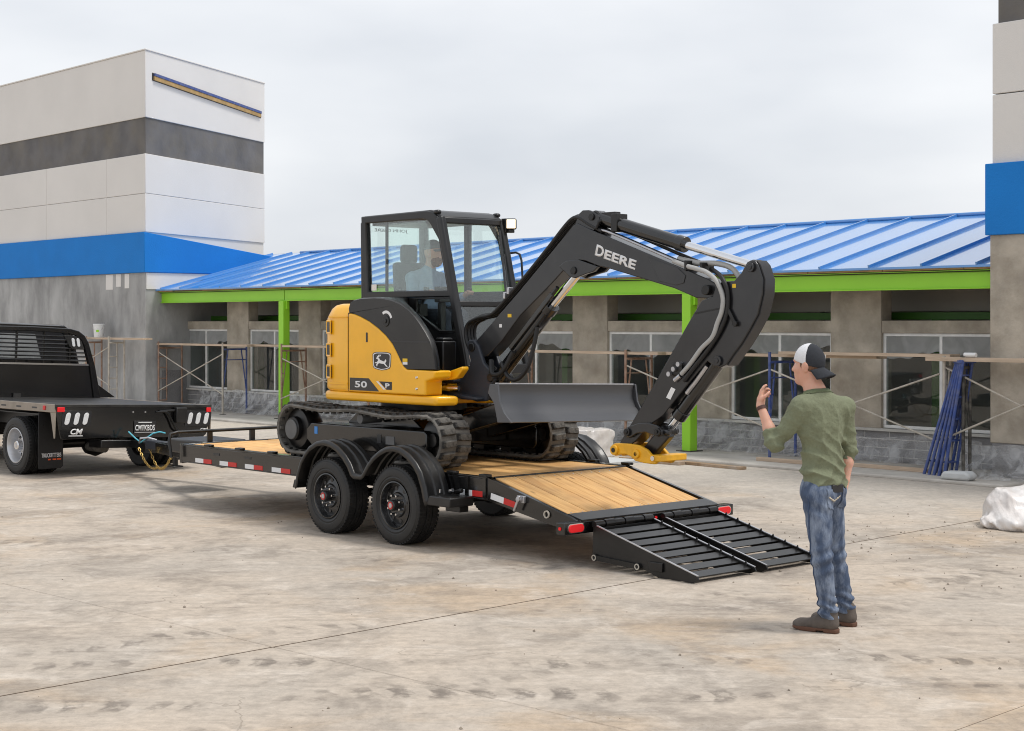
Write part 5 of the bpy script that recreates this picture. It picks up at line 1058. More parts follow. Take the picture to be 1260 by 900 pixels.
q = MB(); q.cyl((1.968, YB-.185, .912), (1.968, YB+.09, .912), .02, n=14); q.cyl((2.215, YB-.18, .895), (2.215, YB+.09, .895), .018, n=14); E(q, 'coupler_pins', 'black_satin')
q = MB(); q.box(2.36, 2.47, YB-.165, YB+.16, .846, .896); q.box(2.12, 2.38, YB-.125, YB+.035, .852, .885); q.cyl((2.02, YB-.125, .90), (2.02, YB+.035, .90), .035, n=14); E(q, 'coupler_web', 'coupler_yellow', bevel=.006)
q = MB(); q.cyl((2.40, YB-.178, .87), (2.40, YB-.163, .87), .02, n=12); E(q, 'coupler_bolt', 'chrome')
# hoses
mat('hose_pale', lin((172, 172, 170)), .45, bump=.2, bscale=120); mat('hose_black', lin((24, 24, 25)), .5, bump=.15, bscale=150)
def smooth_path(pts, n_=8):
    P_ = [Vector(p) for p in pts]; out = []
    for i in range(len(P_)-1):
        p0, p1, p2, p3 = P_[max(i-1, 0)], P_[i], P_[i+1], P_[min(i+2, len(P_)-1)]
        for k in range(n_):
            t_ = k/n_; out.append(.5*((2*p1)+(p2-p0)*t_+(2*p0-5*p1+4*p2-p3)*t_*t_+(3*p1-p0-3*p2+p3)*t_**3))
    return out+[P_[-1]]
def hose(pts, r_, m, nm='hose'): q = MB(); q.tube(smooth_path(pts), r_, 10); return E(q, nm, m, smooth=60)
hose([(2.55, YB-.09, 2.45), (2.70, YB-.10, 2.405), (2.84, YB-.12, 2.375), (2.944, YB-.14, 2.347), (3.05, YB-.15, 2.277), (3.112, YB-.15, 2.156), (3.103, YB-.15, 2.048), (3.059, YB-.15, 1.955), (3.008, YB-.15, 1.847), (2.892, YB-.145, 1.757), (2.775, YB-.14, 1.637), (2.675, YB-.135, 1.552)], .019, 'hose_pale')
hose([(2.55, YB-.03, 2.47), (2.75, YB-.03, 2.43), (2.95, YB-.03, 2.42), (3.10, YB-.03, 2.38), (3.18, YB-.03, 2.30)], .022, 'hose_pale')
hose([(2.90, YB-.04, 2.38), (3.08, YB-.13, 2.31), (3.15, YB-.135, 2.18), (3.13, YB-.135, 2.0), (3.0, YB-.135, 1.80), (2.80, YB-.135, 1.60), (2.70, YB-.135, 1.50)], .018, 'hose_black')
for dy, dz in ((-.09, .0), (-.055, .012), (-.02, .008), (.018, .0)):
    hose([(.42, YB+dy*.6, 1.46+dz), (.25, YB+dy, 1.56), (.08, YB+dy, 1.68), (-.0, YB+dy, 1.82+dz), (.02, YB+dy, 1.94+dz), (.16, YB+dy, 2.0+dz), (.34, YB+dy, 2.03+dz), (.46, YB+dy, 2.10+dz), (.76, YB+dy, 2.33+dz), (1.09, YB+dy, 2.60+dz), (1.30, YB+dy, 2.78+dz), (1.40, YB+dy, 2.845+dz), (1.48, YB+dy, 2.845+dz), (1.60, YB+dy, 2.785+dz), (1.75, YB+dy, 2.72)], .0165, 'hose_black')
for dy in (-.09, -.055): hose([(1.70, YB+dy, 2.735), (1.86, YB+dy, 2.70), (2.54, YB+dy, 2.462), (2.70, YB+dy, 2.405)], .0105, 'steel' if dy < -.06 else 'hose_black', 'boom_line')
hose([(1.72, YB+.0, 2.78), (2.1, YB+.01, 2.66), (2.55, YB+.01, 2.50), (2.8, YB+.0, 2.42)], .015, 'hose_black')
for x, z in ((2.70, 2.42), (2.86, 2.40)): q = MB(); q.box(x-.012, x+.012, YB-.12, YB+.03, z-.05, z+.03); E(q, 'hose_clamp', 'black_satin', bevel=.004)
for x, z in ((.55, 2.20), (.60, 2.24)): q = MB(); q.box(x-.014, x+.014, YB-.118, YB-.06, z-.03, z+.03, None); E(q, 'hose_clamp', 'steel', bevel=.004)
hose([(.50, YB-.10, 1.60), (.62, YB-.13, 1.48), (.74, YB-.13, 1.46), (.86, YB-.12, 1.56), (.92, YB-.10, 1.74), (.95, YB-.08, 1.92)], .020, 'hose_black')
hose([(.36, YB-.10, 1.62), (.42, YB-.14, 1.50), (.55, YB-.14, 1.52), (.68, YB-.12, 1.70)], .022, 'hose_black')
q = MB(); q.tube([(2.66, YB-.13, 1.54), (2.60, YB-.13, 1.50)], .02, 8)
for dx, dz in ((-.02, .06), (.03, .1), (-.07, .02)): q.cyl((2.63+dx, YB-.12, 1.53+dz), (2.63+dx, YB-.165, 1.53+dz), .02, n=10)
E(q, 'valve_fittings', 'steel')
q = MB(); q.box(2.58, 2.68, YB-.14, YB-.12, 1.54, 1.64); E(q, 'valve_block', 'black_satin', bevel=.006)

# small warning and service decals
mat('decal_yellow', lin((232, 190, 40)), .5)
for nm, m, x0, x1, y, z0, z1 in (('warning_decal', 'decal_yellow', -.36, -.29, -.7425, 1.60, 1.63), ('warning_decal', 'decal_white', -.36, -.29, -.7425, 1.575, 1.598)):
    q = MB(); q.box(x0, x1, y-.0012, y, z0, z1); E(q, nm, m, smooth=0)
for (x, z), m, w_, h_ in (((.62, 2.02), 'decal_yellow', .05, .03), ((.50, 1.93), 'decal_white', .035, .03), ((2.45, 2.36), 'decal_white', .03, .02), ((3.20, 2.24), 'decal_yellow', .035, .03)):
    q = MB(); yy = YB-.1105 if x < 3 else YB-.1205; q.box(x-w_/2, x+w_/2, yy-.0012, yy, z-h_/2, z+h_/2); E(q, 'warning_decal', m, smooth=0)
# ================================================================ flatbed truck (frame: x towards its tail, y to the far side)
KX, KY, KR = -4.8905, 20.613, -46.
tk_ = thing('flatbed_truck', 'black flatbed truck with headache rack hitched to the trailer', 'truck', (KX, KY, 0), KR)
ROLL = R(-2.2)
mat('truck_black', lin((6, 6, 7)), .18, var=.12, coat=.6, dirt=lin((80, 77, 73)), dirt_amt=.10, dscale=2)
mat('bed_black', lin((17, 17, 18)), .42, var=.15, vscale=3, bump=.2, bscale=60, dirt=lin((100, 96, 90)), dirt_amt=.4, dscale=2)
mat('edge_steel', lin((150, 140, 128)), .5, metal=.3, var=.15, vscale=6)
mat('silver_rim', lin((196, 197, 200)), .32, metal=.55, var=.08)
mat('orange_print', lin((226, 88, 30)), .6); mat('flap_rubber', lin((18, 18, 19)), .55, bump=.1, bscale=60)
def K(mb, name, m, parent=None, **k):
    o = mb.build(name, m, parent or tk_, **k)
    if parent is None: o.rotation_euler = (ROLL, 0, 0)
    return o
HW = 1.147; DK = .89
q = MB(); q.box(-2.95, .0, -HW+.03, HW-.03, DK-.012, DK); bed = K(q, 'bed_deck', 'bed_black', bevel=.004)
for s in (-1, 1):
    q = MB(); q.box(-2.95, .0, *sorted((s*(HW-.03), s*HW)), DK-.10, DK+.004); sr = K(q, 'side_rail', 'edge_steel', bevel=.006)
    q = MB()
    for x in np.arange(-2.7, -.2, .42): q.box(x, x+.13, *sorted((s*HW, s*(HW+.002))), DK-.062, DK-.042)
    K(q, 'rail_slots', 'decal_black', sr, smooth=0)['kind'] = 'stuff'
    q = MB(); q.box(-.30, -.24, *sorted((s*HW, s*(HW+.012))), DK-.075, DK-.02); K(q, 'side_marker', 'lens_red', sr, bevel=.004)
    q = MB(); q.prism([(-.12, DK-.10), (0, DK-.1), (0, .47), (-.012, .47)], *sorted((s*(HW-.016), s*(HW-.002))), 'y'); K(q, 'corner_gusset', 'edge_steel')
# rear skirt
q = MB(); q.prism([(-HW, DK+.002), (HW, DK+.002), (HW, DK-.05), (HW-.075, .50), (HW-.12, .47), (-.60+1.2, .47), (-.60, .47), (-HW+.12, .455), (-HW+.09, .47), (-HW, DK-.05)], -.012, .0, 'x'); sk = K(q, 'rear_skirt', 'truck_black', bevel=.004)
q = MB(); q.box(-.02, .006, -HW, HW, DK-.03, DK+.006); K(q, 'rear_edge', 'bed_black', sk, bevel=.006)
def oval(yc, zc, w_, h_, sl=0., n_=20):
    r_ = w_/2; pts = []
    for k in range(n_):
        a = 2*math.pi*k/n_; c, d_ = math.cos(a), math.sin(a); z = (h_/2-r_)*(1 if d_ > 0 else -1)+r_*d_; pts.append((yc+r_*c+sl*z, zc+z))
    return pts
for yc, s in ((-.855, 1), (.93, 1)):
    w3 = .125
    q = MB(); q.prism([(yc-.20, .615), (yc+.165, .615), (yc+.20, .635), (yc+.215, .80), (yc+.195, .815), (yc-.165, .815), (yc-.19, .80)], .0005, .006, 'x'); hs = K(q, 'lamp_cluster', 'decal_black', sk, bevel=.002)
    for k in (-1, 0, 1): q = MB(); q.prism(oval(yc+k*w3+.005, .715, .068, .155, .22), .006, .016, 'x'); K(q, 'clear_lamp', 'lens_clear', sk, bevel=.005)
for y0, y1, z0, z1 in ((-1.12, -1.02, .80, .86), (1.06, 1.13, .80, .86)): q = MB(); q.box(.001, .018, y0, y1, z0, z1); K(q, 'tail_lamp', 'lamp_red', sk, bevel=.006)
o = text('maker_lettering', 'CM', 'decal_white', frame_m((.0015, -.925, .515), (0, 1, 0), (0, 0, 1)), .075, .17, sk, bold=.035, shear=.25)
q = MB(); q.box(.0005, .002, -.95, -.755, .495, .505); K(q, 'lettering_bar', 'decal_white', sk, smooth=0)
o = text('maker_lettering', 'CM', 'decal_white', frame_m((.0015, .98, .555), (0, 1, 0), (0, 0, 1)), .03, .1, sk, bold=.035, shear=.25)
q = MB(); q.box(.008, .014, -.03, .29, .525, .685); lp = K(q, 'licence_plate', 'decal_black', bevel=.004)
q = MB(); quad = [(-.03, .525), (.29, .525), (.29, .685), (-.03, .685)]
q.box(.0142, .0155, -.02, .28, .535, .54); K(q, 'plate_line', 'decal_white', lp, smooth=0)
text('plate_characters', 'CMTKBDS', 'decal_white', frame_m((.0148, -.015, .558), (0, 1, 0), (0, 0, 1)), .075, .29, lp, bold=.02)
q = MB(); q.box(.0142, .0155, .03, .23, .660, .672); K(q, 'plate_caption', 'white_tape', lp, smooth=0)
for y, z in ((-.05, .80), (.13, .80), (.31, .80)): q = MB(); q.cyl((0, y, z), (.012, y, z), .012, n=10); K(q, 'bolt', 'chrome', sk)
q = MB(); q.tube(smooth_path([(.02, .30, .80), (.05, .42, .80), (.05, .5, .70), (.06, .58, .57), (.08, .72, .53), (.12, .95, .54)]), .014, 8); q.tube(smooth_path([(.02, .34, .81), (.03, .5, .82), (.03, .72, .82)]), .016, 8); K(q, 'wiring_harness', 'black_satin', sk)
q = MB(); q.box(.0, .08, .56, .72, .66, .86); K(q, 'junction_box', 'black_plastic', sk, bevel=.01)
q = MB(); q.box(-.3, .02, -.50, .35, .34, .44); q.box(-.05, .24, -.08, .08, .34, .44); q.box(.2, .42, -.10, .10, .30, .43); K(q, 'hitch_receiver', 'black_satin', bevel=.01)
q = MB(); q.cyl((.36, 0, .40), (.36, 0, .47), .03, n=14); q.tube([(.30, -.12, .42), (.36, -.14, .48), (.44, -.08, .49), (.48, .02, .46)], .014, 8); K(q, 'hitch_ball', 'steel')
q = MB(); q.cyl((-1.0, -.85, .37), (-1.0, .85, .37), .07, n=18); q.lathe([(.05, -.2), (.16, -.12), (.2, 0), (.16, .12), (.05, .2)], (-1.0, .0, .37), 'y', 24); q.build('rear_axle', 'black_satin', tk_)
for y in (-.42, .42): q = MB(); q.box(-4.5, -.02, y-.05, y+.05, .55, .78); K(q, 'chassis_rail', 'black_satin')
q = MB(); q.cyl((-.55, -.35, .33), (-.15, -.35, .33), .06, n=14); K(q, 'tailpipe', 'dark_pipe')
# wheels (dual)
def truck_wheel_protos(r=.376, w=.22):
    q = MB(); q.lathe(tyre_prof(r, w), (0, -w/2, 0), 'y', 64, closed=True); ty = q.mesh('tyre', 'tire_face', 30)
    q = MB()
    for k in range(54):
        a = 2*math.pi*(k+.5)/54
        for y in (-w/2+.008, w/2-.044): q.box(r*.955, r*.9985, y, y+.036, -.012, .012, Matrix.Rotation(-a, 4, 'Y'))
    tread = q.mesh('tread', 'rubber', 0)
    q = MB(); R0 = r*.60; q.lathe([(R0, .012), (R0*1.02, .0), (R0*.97, -.003), (R0*.92, .012), (R0*.88, .09), (R0*.80, .135), (R0*.62, .15), (R0*.45, .12), (R0*.42, .10), (.0, .10)], (0, -w/2, 0), 'y', 56, caps=False); rim = q.mesh('rim', 'silver_rim', 40)
    q = MB()
    for k in range(8): a = 2*math.pi*k/8+.2; q.cyl((R0*.68*math.cos(a), -w/2+.13, R0*.68*math.sin(a)), (R0*.68*math.cos(a), -w/2+.1485, R0*.68*math.sin(a)), R0*.10, n=14)
    holes = q.mesh('vent_holes', 'decal_black', 40)
    q = MB()
    for k in range(8): a = 2*math.pi*(k+.5)/8; c, s = R0*.40*math.cos(a), R0*.40*math.sin(a); q.cyl((c, -w/2+.11, s), (c, -w/2+.07, s), .012, .009, n=6)
    nuts = q.mesh('lug_nuts', 'chrome', 30)
    q = MB(); q.lathe([(.062, .10), (.06, .02), (.05, .01), (.0, .01)], (0, -w/2, 0), 'y', 28); hub = q.mesh('hub', 'chrome', 40)
    q = MB(); q.cyl((0, -w/2+.009, 0), (0, -w/2+.007, 0), .03, n=20); cap_ = q.mesh('hub_cap', 'silver_rim', 0)
    return ty, tread, rim, holes, nuts, hub, cap_
KW = truck_wheel_protos()
def kwheel(loc, flip, x_=0.):
    ty = KW[0]; r_ = bpy.data.objects.new('wheel', ty); col.objects.link(r_); r_.parent = tk_; r_.location = loc; r_.rotation_euler = (0, x_, math.pi if flip else 0)
    for me in KW[1:]:
        c_ = bpy.data.objects.new(me.name.split('.')[0], me); col.objects.link(c_); c_.parent = r_
        if me.name.split('.')[0] in ('tread', 'vent_holes', 'lug_nuts'): c_['kind'] = 'stuff'
for s in (-1, 1):
    kwheel((-1.0, s*(HW-.115), .374), s > 0); kwheel((-1.0, s*(HW-.38), .374), s > 0); kwheel((-4.6, s*(HW-.15), .374), s > 0)
    q = MB(); q.prism([(s*.80, .82), (s*1.14, .82), (s*1.14, .105), (s*.83, .105), (s*.80, .13)], -.385, -.375, 'x'); fl = q.build('mud_flap', 'flap_rubber', tk_, bevel=.004)
    if s < 0:
        text('flap_lettering', 'TRUCKFITTERS', 'decal_white', frame_m((-.3735, -1.10, .25), (0, 1, 0), (0, 0, 1)), .052, .27, fl, bold=.0)
        for k, w_ in enumerate((.035, .05, .055)): q = MB(); y_ = -1.01+k*.062; q.box(-.3745, -.3735, y_, y_+w_, .213, .230); q.build('flap_print', 'orange_print', fl, smooth=0)
        for y in (-1.08, -.92): q = MB(); q.cyl((-.375, y, .66), (-.368, y, .66), .008, n=8); q.build('flap_bolt', 'chrome', fl)
    q = MB(); q.box(-1.55, -.5, *sorted((s*(HW-.04), s*(HW-.5))), DK-.14, DK-.13); K(q, 'wheel_well', 'black_plastic')
# headache rack
RX = -2.90
ro = [(-1.13, DK), (-1.03, 1.33), (-.905, 1.70), (-.84, 1.80), (-.74, 1.865), (-.60, 1.895), (0, 1.905), (.60, 1.895), (.74, 1.865), (.84, 1.80), (.905, 1.70), (1.03, 1.33), (1.13, DK)]
ri = [(-1.02, DK), (-.94, 1.33), (-.83, 1.66), (-.78, 1.74), (-.71, 1.79), (-.58, 1.825), (0, 1.835), (.58, 1.825), (.71, 1.79), (.78, 1.74), (.83, 1.66), (.94, 1.33), (1.02, DK)]
q = MB(); n_ = len(ro)
v = [(RX, *p) for p in ro]+[(RX, *p) for p in ri]+[(RX-.07, *p) for p in ro]+[(RX-.07, *p) for p in ri]; fs = []
for k in range(n_-1): fs += [(k, k+1, n_+k+1, n_+k), (2*n_+k, 3*n_+k, 3*n_+k+1, 2*n_+k+1), (k, 2*n_+k, 2*n_+k+1, k+1), (n_+k, n_+k+1, 3*n_+k+1, 3*n_+k)]
q.add(v, fs); rk = K(q, 'headache_rack', 'truck_black', bevel=.012, seg=3)
q = MB(); q.prism([(-1.02, DK), (1.02, DK), (.935, 1.36), (-.935, 1.36)], RX-.05, RX-.03, 'x'); K(q, 'rack_panel', 'truck_black', rk)
q = MB(); q.box(RX-.03, RX-.02, -.93, .93, 1.36, 1.385); K(q, 'rack_trim', 'chrome', rk)
for k in range(7):
    z = 1.43+k*.058; h_ = .93-(z-1.36)*.30; q = MB(); q.cyl((RX-.035, -h_, z), (RX-.035, h_, z), .0125, n=10); K(q, 'rack_bar', 'truck_black', rk)
for y in (-.62, -.21, .21, .62): q = MB(); q.box(RX-.055, RX-.03, y-.013, y+.013, 1.385, 1.835); K(q, 'rack_upright', 'truck_black', rk)
for s in (-1, 1):
    q = MB(); q.prism([(s*.50, 1.80), (s*.72, 1.785), (s*.79, 1.72), (s*.84, 1.60), (s*.66, 1.60), (s*.60, 1.63)], RX-.02, RX-.008, 'x'); pl = K(q, 'lamp_panel', 'bed_black', rk, bevel=.004)
    for y in (.655, .735): q = MB(); q.prism(oval(s*y, 1.695, .048, .125, -.18*s), RX-.008, RX+.004, 'x'); K(q, 'work_lamp', 'lens_clear', rk, bevel=.004)
    q = MB(); q.prism([(s*1.135, DK), (s*1.135, 1.08), (s*1.42, DK+.01)], RX-.3, RX-.1, 'x'); K(q, 'side_box', 'truck_black', rk)
q = MB(); q.box(RX-.02, RX+.005, -.25, -.14, DK+.0, DK+.06); K(q, 'drain_box', 'bed_black', rk)
# cab of the truck behind the rack
cb = MB(); cs = [(-.98, .62), (.98, .62), (1.0, 1.25), (.93, 1.40), (.80, 1.88), (.68, 1.95), (-.68, 1.95), (-.80, 1.88), (-.93, 1.40), (-1.0, 1.25)]
cb.loft([[(x, y*k, .62+(z-.62)*k2) for y, z in cs] for x, k, k2 in ((RX-.30, .985, .985), (RX-.34, 1, 1), (RX-2.2, 1., 1.0), (RX-2.6, 1.0, .86), (RX-2.9, .98, .52), (RX-4.1, .95, .48), (RX-4.25, .9, .42))]); cbo = K(cb, 'truck_cab', 'truck_black', smooth=40)
q = MB(); q.prism([(-.72, 1.42), (.72, 1.42), (.66, 1.80), (.58, 1.84), (-.58, 1.84), (-.66, 1.80)], RX-.302, RX-.296, 'x'); K(q, 'rear_window_seal', 'decal_black', cbo)
mat('truck_glass', lin((150, 154, 156)), .1, var=.2, vscale=2.5, coat=.6)  # grey sky reflection put into the opaque glass colour
q = MB(); q.prism([(-.68, 1.45), (.30, 1.45), (.20, 1.80), (-.56, 1.80)], RX-.296, RX-.29, 'x'); K(q, 'rear_window', 'truck_glass', cbo)
for s in (-1, 1):
    for x0, x1 in ((RX-.95, RX-.50), (RX-2.1, RX-1.1)):
        q = MB(); q.add([(x0, s*.985, 1.36), (x1, s*.985, 1.36), (x1-.03, s*.855, 1.82), (x0+.05, s*.855, 1.82)], [(0, 1, 2, 3)]); K(q, 'side_window', 'truck_glass', cbo, smooth=0, solid=.012)
    q = MB(); q.box(RX-1.1, RX-.95, *sorted((s*1.0, s*1.02)), 1.12, 1.15); K(q, 'door_handle', 'chrome', cbo, bevel=.006)
    q = MB(); q.box(RX-2.1, RX-1.95, *sorted((s*1.05, s*1.25)), 1.30, 1.52); K(q, 'mirror', 'black_plastic', cbo, bevel=.03)
    q = MB(); q.box(RX-4.27, RX-4.2, *sorted((s*.55, s*.82)), .80, .98); K(q, 'headlamp', 'lens_clear', cbo, bevel=.02)
    q = MB(); q.lathe([(.43, -.02), (.47, -.02), (.47, .04), (.43, .04)], (-4.6, s*.99, .40), 'y', 40, closed=True); K(q, 'wheel_arch', 'black_plastic', cbo)
q = MB(); q.box(RX-4.36, RX-4.2, -.98, .98, .42, .62); K(q, 'front_bumper', 'chrome', cbo, bevel=.03)
q = MB(); q.box(RX-4.3, RX-.3, -.75, .75, .35, .63); K(q, 'floor_pan', 'black_satin', cbo)
# ================================================================ people
class Body:
    """smoothly blended limbs, evaluated slab by slab"""
    def __init__(s): s.p = []; s.cuts = []; s.post = None
    def cone(s, a, b, ra, rb, k=.03): s.p.append((lambda q, a=a, b=b, ra=ra, rb=rb: cone(q, a, b, ra, rb), min(a[2]-ra, b[2]-rb), max(a[2]+ra, b[2]+rb), k)); return s
    def ell(s, c, r, M=None, k=.03): m_ = max(r); s.p.append((lambda q, c=c, r=r, M=M: ell(q, c, r, M), c[2]-m_, c[2]+m_, k)); return s
    def __call__(s, P):
        out = np.full(P.shape[:-1], .2); Z = P[0, 0, :, 2]; nz_ = len(Z); step = 14
        for i in range(0, nz_, step):
            sl = slice(i, min(i+step, nz_)); q = P[:, :, sl]; z0, z1 = Z[i]-.07, Z[min(i+step, nz_)-1]+.07; d_ = np.full(q.shape[:-1], .2)
            for fn, a, b, k in s.p:
                if b < z0 or a > z1: continue
                d_ = smin(d_, fn(q), k)
            out[:, :, sl] = d_
        for c in s.cuts: out = np.maximum(out, c(P))
        if s.post is not None: out = out+s.post(P)
        return out
def axes(fwd):
    fwd = (float(fwd[0]), float(fwd[1]))
    f_ = np.array([fwd[0], fwd[1], 0.]); f_ /= np.linalg.norm(f_); r_ = np.array([f_[1], -f_[0], 0]); return np.stack([r_, f_, [0, 0, 1]], 1)     # columns: right, forward, up
def patch(src, name, pred, d, m, parent):
    """a sewn-on piece: the part of a garment's surface inside a region, lifted a few millimetres"""
    me = src.data; vs = [v.co.copy() for v in me.vertices]; ns = [v.normal.copy() for v in me.vertices]; keep = [p_ for p_ in me.polygons if pred(p_.center, p_.normal)]
    ids = sorted({i for p_ in keep for i in p_.vertices}); mp_ = {i: k for k, i in enumerate(ids)}
    q = MB(); q.add([vs[i]+ns[i]*d for i in ids], [tuple(mp_[i] for i in p_.vertices) for p_ in keep]); return q.build(name, m, parent, smooth=180, solid=.003)
def head(b, hc, M, s=1.):
    H_ = lambda r_, f_, u_: tuple(np.array(hc)+M @ (np.array([r_, f_, u_])*s))
    e = lambda c, r, k=.02: b.ell(H_(*c), tuple(np.array(r)*s), M, k)
    e((0, -.005, .022), (.073, .094, .104)); e((0, .032, -.045), (.057, .066, .085), .03); e((0, .07, -.098), (.026, .022, .02), .025)
    b.cone(H_(0, .088, .012), H_(0, .110, -.026), .009*s, .013*s, .012); e((0, .083, .034), (.05, .016, .012), .015)
    e((0, .082, -.064), (.024, .016, .011), .008); e((.045, .055, -.02), (.02, .026, .02), .02); e((-.045, .055, -.02), (.02, .026, .02), .02)
    for sd in (-1, 1): e((sd*.076, -.008, -.008), (.010, .024, .033), .006); e((sd*.082, -.012, .004), (.007, .018, .022), .004)
    return H_
mat('skin', lin((212, 164, 142)), .5, var=.06, vscale=14, bump=.08, bscale=80, dirt=lin((198, 132, 110)), dirt_amt=.3, dscale=9)
_s = MATS['skin'].node_tree.nodes['Principled BSDF']; _s.inputs['Subsurface Weight'].default_value = .2; _s.inputs['Subsurface Scale'].default_value = .012
mat('olive_knit', lin((116, 121, 97)), .92, var=.10, vscale=60, bump=.6, bscale=22, dirt=lin((132, 139, 112)), dirt_amt=.45, dscale=7)
mat('olive_rib', lin((98, 107, 80)), .92, bump=.3, bscale=200)
mat('denim', lin((70, 84, 108)), .9, var=.14, vscale=30, bump=.3, bscale=220, dirt=lin((164, 176, 194)), dirt_amt=.85, dscale=9., stretch=(1.6, 1.6, .6))
mat('denim_dark', lin((62, 79, 108)), .9, var=.12, vscale=40, bump=.3, bscale=220)
mat('stitch', lin((196, 186, 168)), .9)
mat('suede', lin((92, 84, 78)), .85, var=.12, vscale=30, bump=.2, bscale=120); mat('sole_brown', lin((96, 66, 50)), .8); mat('welt', lin((150, 112, 84)), .8)
mat('cap_mesh', lin((226, 227, 230)), .85, bump=.5, bscale=260); mat('cap_dark', lin((44, 47, 53)), .9, bump=.25, bscale=220, var=.1, vscale=40)
mat('hair_brown', lin((112, 82, 62)), .9, var=.3, vscale=90, bump=.5, bscale=220); mat('watch_strap', lin((78, 50, 42)), .6)
mat('eye_white', (.7, .68, .66), .3)
pr = thing('person', 'man in olive shirt, jeans and backwards cap raising his hand before the ramps', 'person', (1.994, 10.15, 0))
hc = (-.090, .06, 1.682); HM = axes((-.80, .60)); FT = axes((-.5, .87))
SL, EL, WL = (-.158, -.05, 1.42), (-.318, .0, 1.185), (-.396, .095, 1.425)
SR, ER, WR = (.145, .105, 1.41), (.182, .15, 1.135), (.158, .12, .945)
HL, KL, AL = (-.058, -.045, .90), (-.040, -.10, .485), (.012, -.075, .10)
HR_, KR_, AR = (.045, .085, .90), (.086, .12, .485), (.168, .148, .10)
b = Body()
Hf = head(b, hc, HM)
b.cone((-.055, .035, 1.50), (-.082, .05, 1.62), .058, .054)
b.ell((-.024, .02, 1.28), (.130, .078, .20), FT, .05); b.ell((-.012, .012, 1.04), (.108, .072, .19), FT, .05); b.cone(SL, SR, .040, .040, .05); b.cone((-.04, .03, 1.46), (-.055, .035, 1.52), .07, .055, .05)
for a, e_, w_ in ((SL, EL, WL), (SR, ER, WR)): b.cone(a, e_, .038, .032, .03); b.cone(e_, tuple(np.array(e_)*.6+np.array(w_)*.4), .032, .037, .02); b.cone(tuple(np.array(e_)*.6+np.array(w_)*.4), w_, .037, .025, .02)
for h_, k_, a_ in ((HL, KL, AL), (HR_, KR_, AR)): b.cone(h_, k_, .07, .044, .03); b.cone(k_, a_, .042, .034, .03)
b.ell((-.008, .02, .90), (.118, .085, .10), FT, .05)
# raised left hand: palm, four unequal fingers, thumb
b.cone(WL, (-.390, .108, 1.462), .026, .028, .012); b.cone((-.398, .092, 1.468), (-.386, .098, 1.520), .017, .015, .012); b.cone((-.388, .125, 1.462), (-.372, .132, 1.505), .016, .014, .014); b.cone((-.392, .11, 1.46), (-.378, .116, 1.512), .017, .015, .014)
for ch_ in (((-.388, .094, 1.518), (-.380, .090, 1.540), (-.368, .092, 1.553), (-.356, .095, 1.556)), ((-.378, .106, 1.514), (-.362, .106, 1.532), (-.344, .110, 1.532), (-.332, .114, 1.524)),
            ((-.374, .119, 1.505), (-.354, .121, 1.514), (-.337, .125, 1.508), (-.328, .128, 1.498)), ((-.374, .132, 1.494), (-.356, .135, 1.496), (-.342, .138, 1.489), (-.335, .140, 1.480))):
    for k in range(3): b.cone(ch_[k], ch_[k+1], .0096-.0008*k, .0092-.0009*k, .003)
b.cone((-.396, .085, 1.456), (-.372, .066, 1.485), .014, .0115, .008); b.cone((-.372, .066, 1.485), (-.354, .066, 1.502), .0112, .0098, .003); b.cone((-.354, .066, 1.502), (-.342, .072, 1.513), .0098, .0085, .003)
# right hand resting at the front pocket
b.cone(WR, (.146, .115, .900), .026, .026, .012); b.ell((.134, .11, .872), (.020, .036, .040), FT, .012)
for k in range(4): y_ = .165-.018*k; b.cone((.136-.004*k, y_-.012, .85), (.118-.006*k, y_-.03, .815+.004*k), .0092, .0085, .003); b.cone((.118-.006*k, y_-.03, .815+.004*k), (.100-.006*k, y_-.045, .800+.004*k), .0085, .0075, .003)
b.cone((.145, .095, .895), (.130, .075, .872), .012, .0105, .006); b.cone((.130, .075, .872), (.122, .07, .852), .0105, .0085, .003)
eyes = [Hf(sd*.031, .080, .010) for sd in (-1, 1)]
b.post = lambda P: .006*np.exp(-((P-np.array(eyes[0]))**2).sum(-1)/.00028)+.006*np.exp(-((P-np.array(eyes[1]))**2).sum(-1)/.00028)
body = sdf_obj('body', b, (-.47, -.24, .05), (.29, .33, 1.83), .0062, 'skin', pr)
for e_ in eyes: q = MB(); q.lathe([(.0001, -.011), (.006, -.009), (.010, -.004), (.011, 0), (.010, .004), (.006, .009), (.0001, .011)], tuple(np.array(e_)-HM @ np.array([0, .010, 0])), 'z', 14); q.build('eye', 'eye_white', pr)
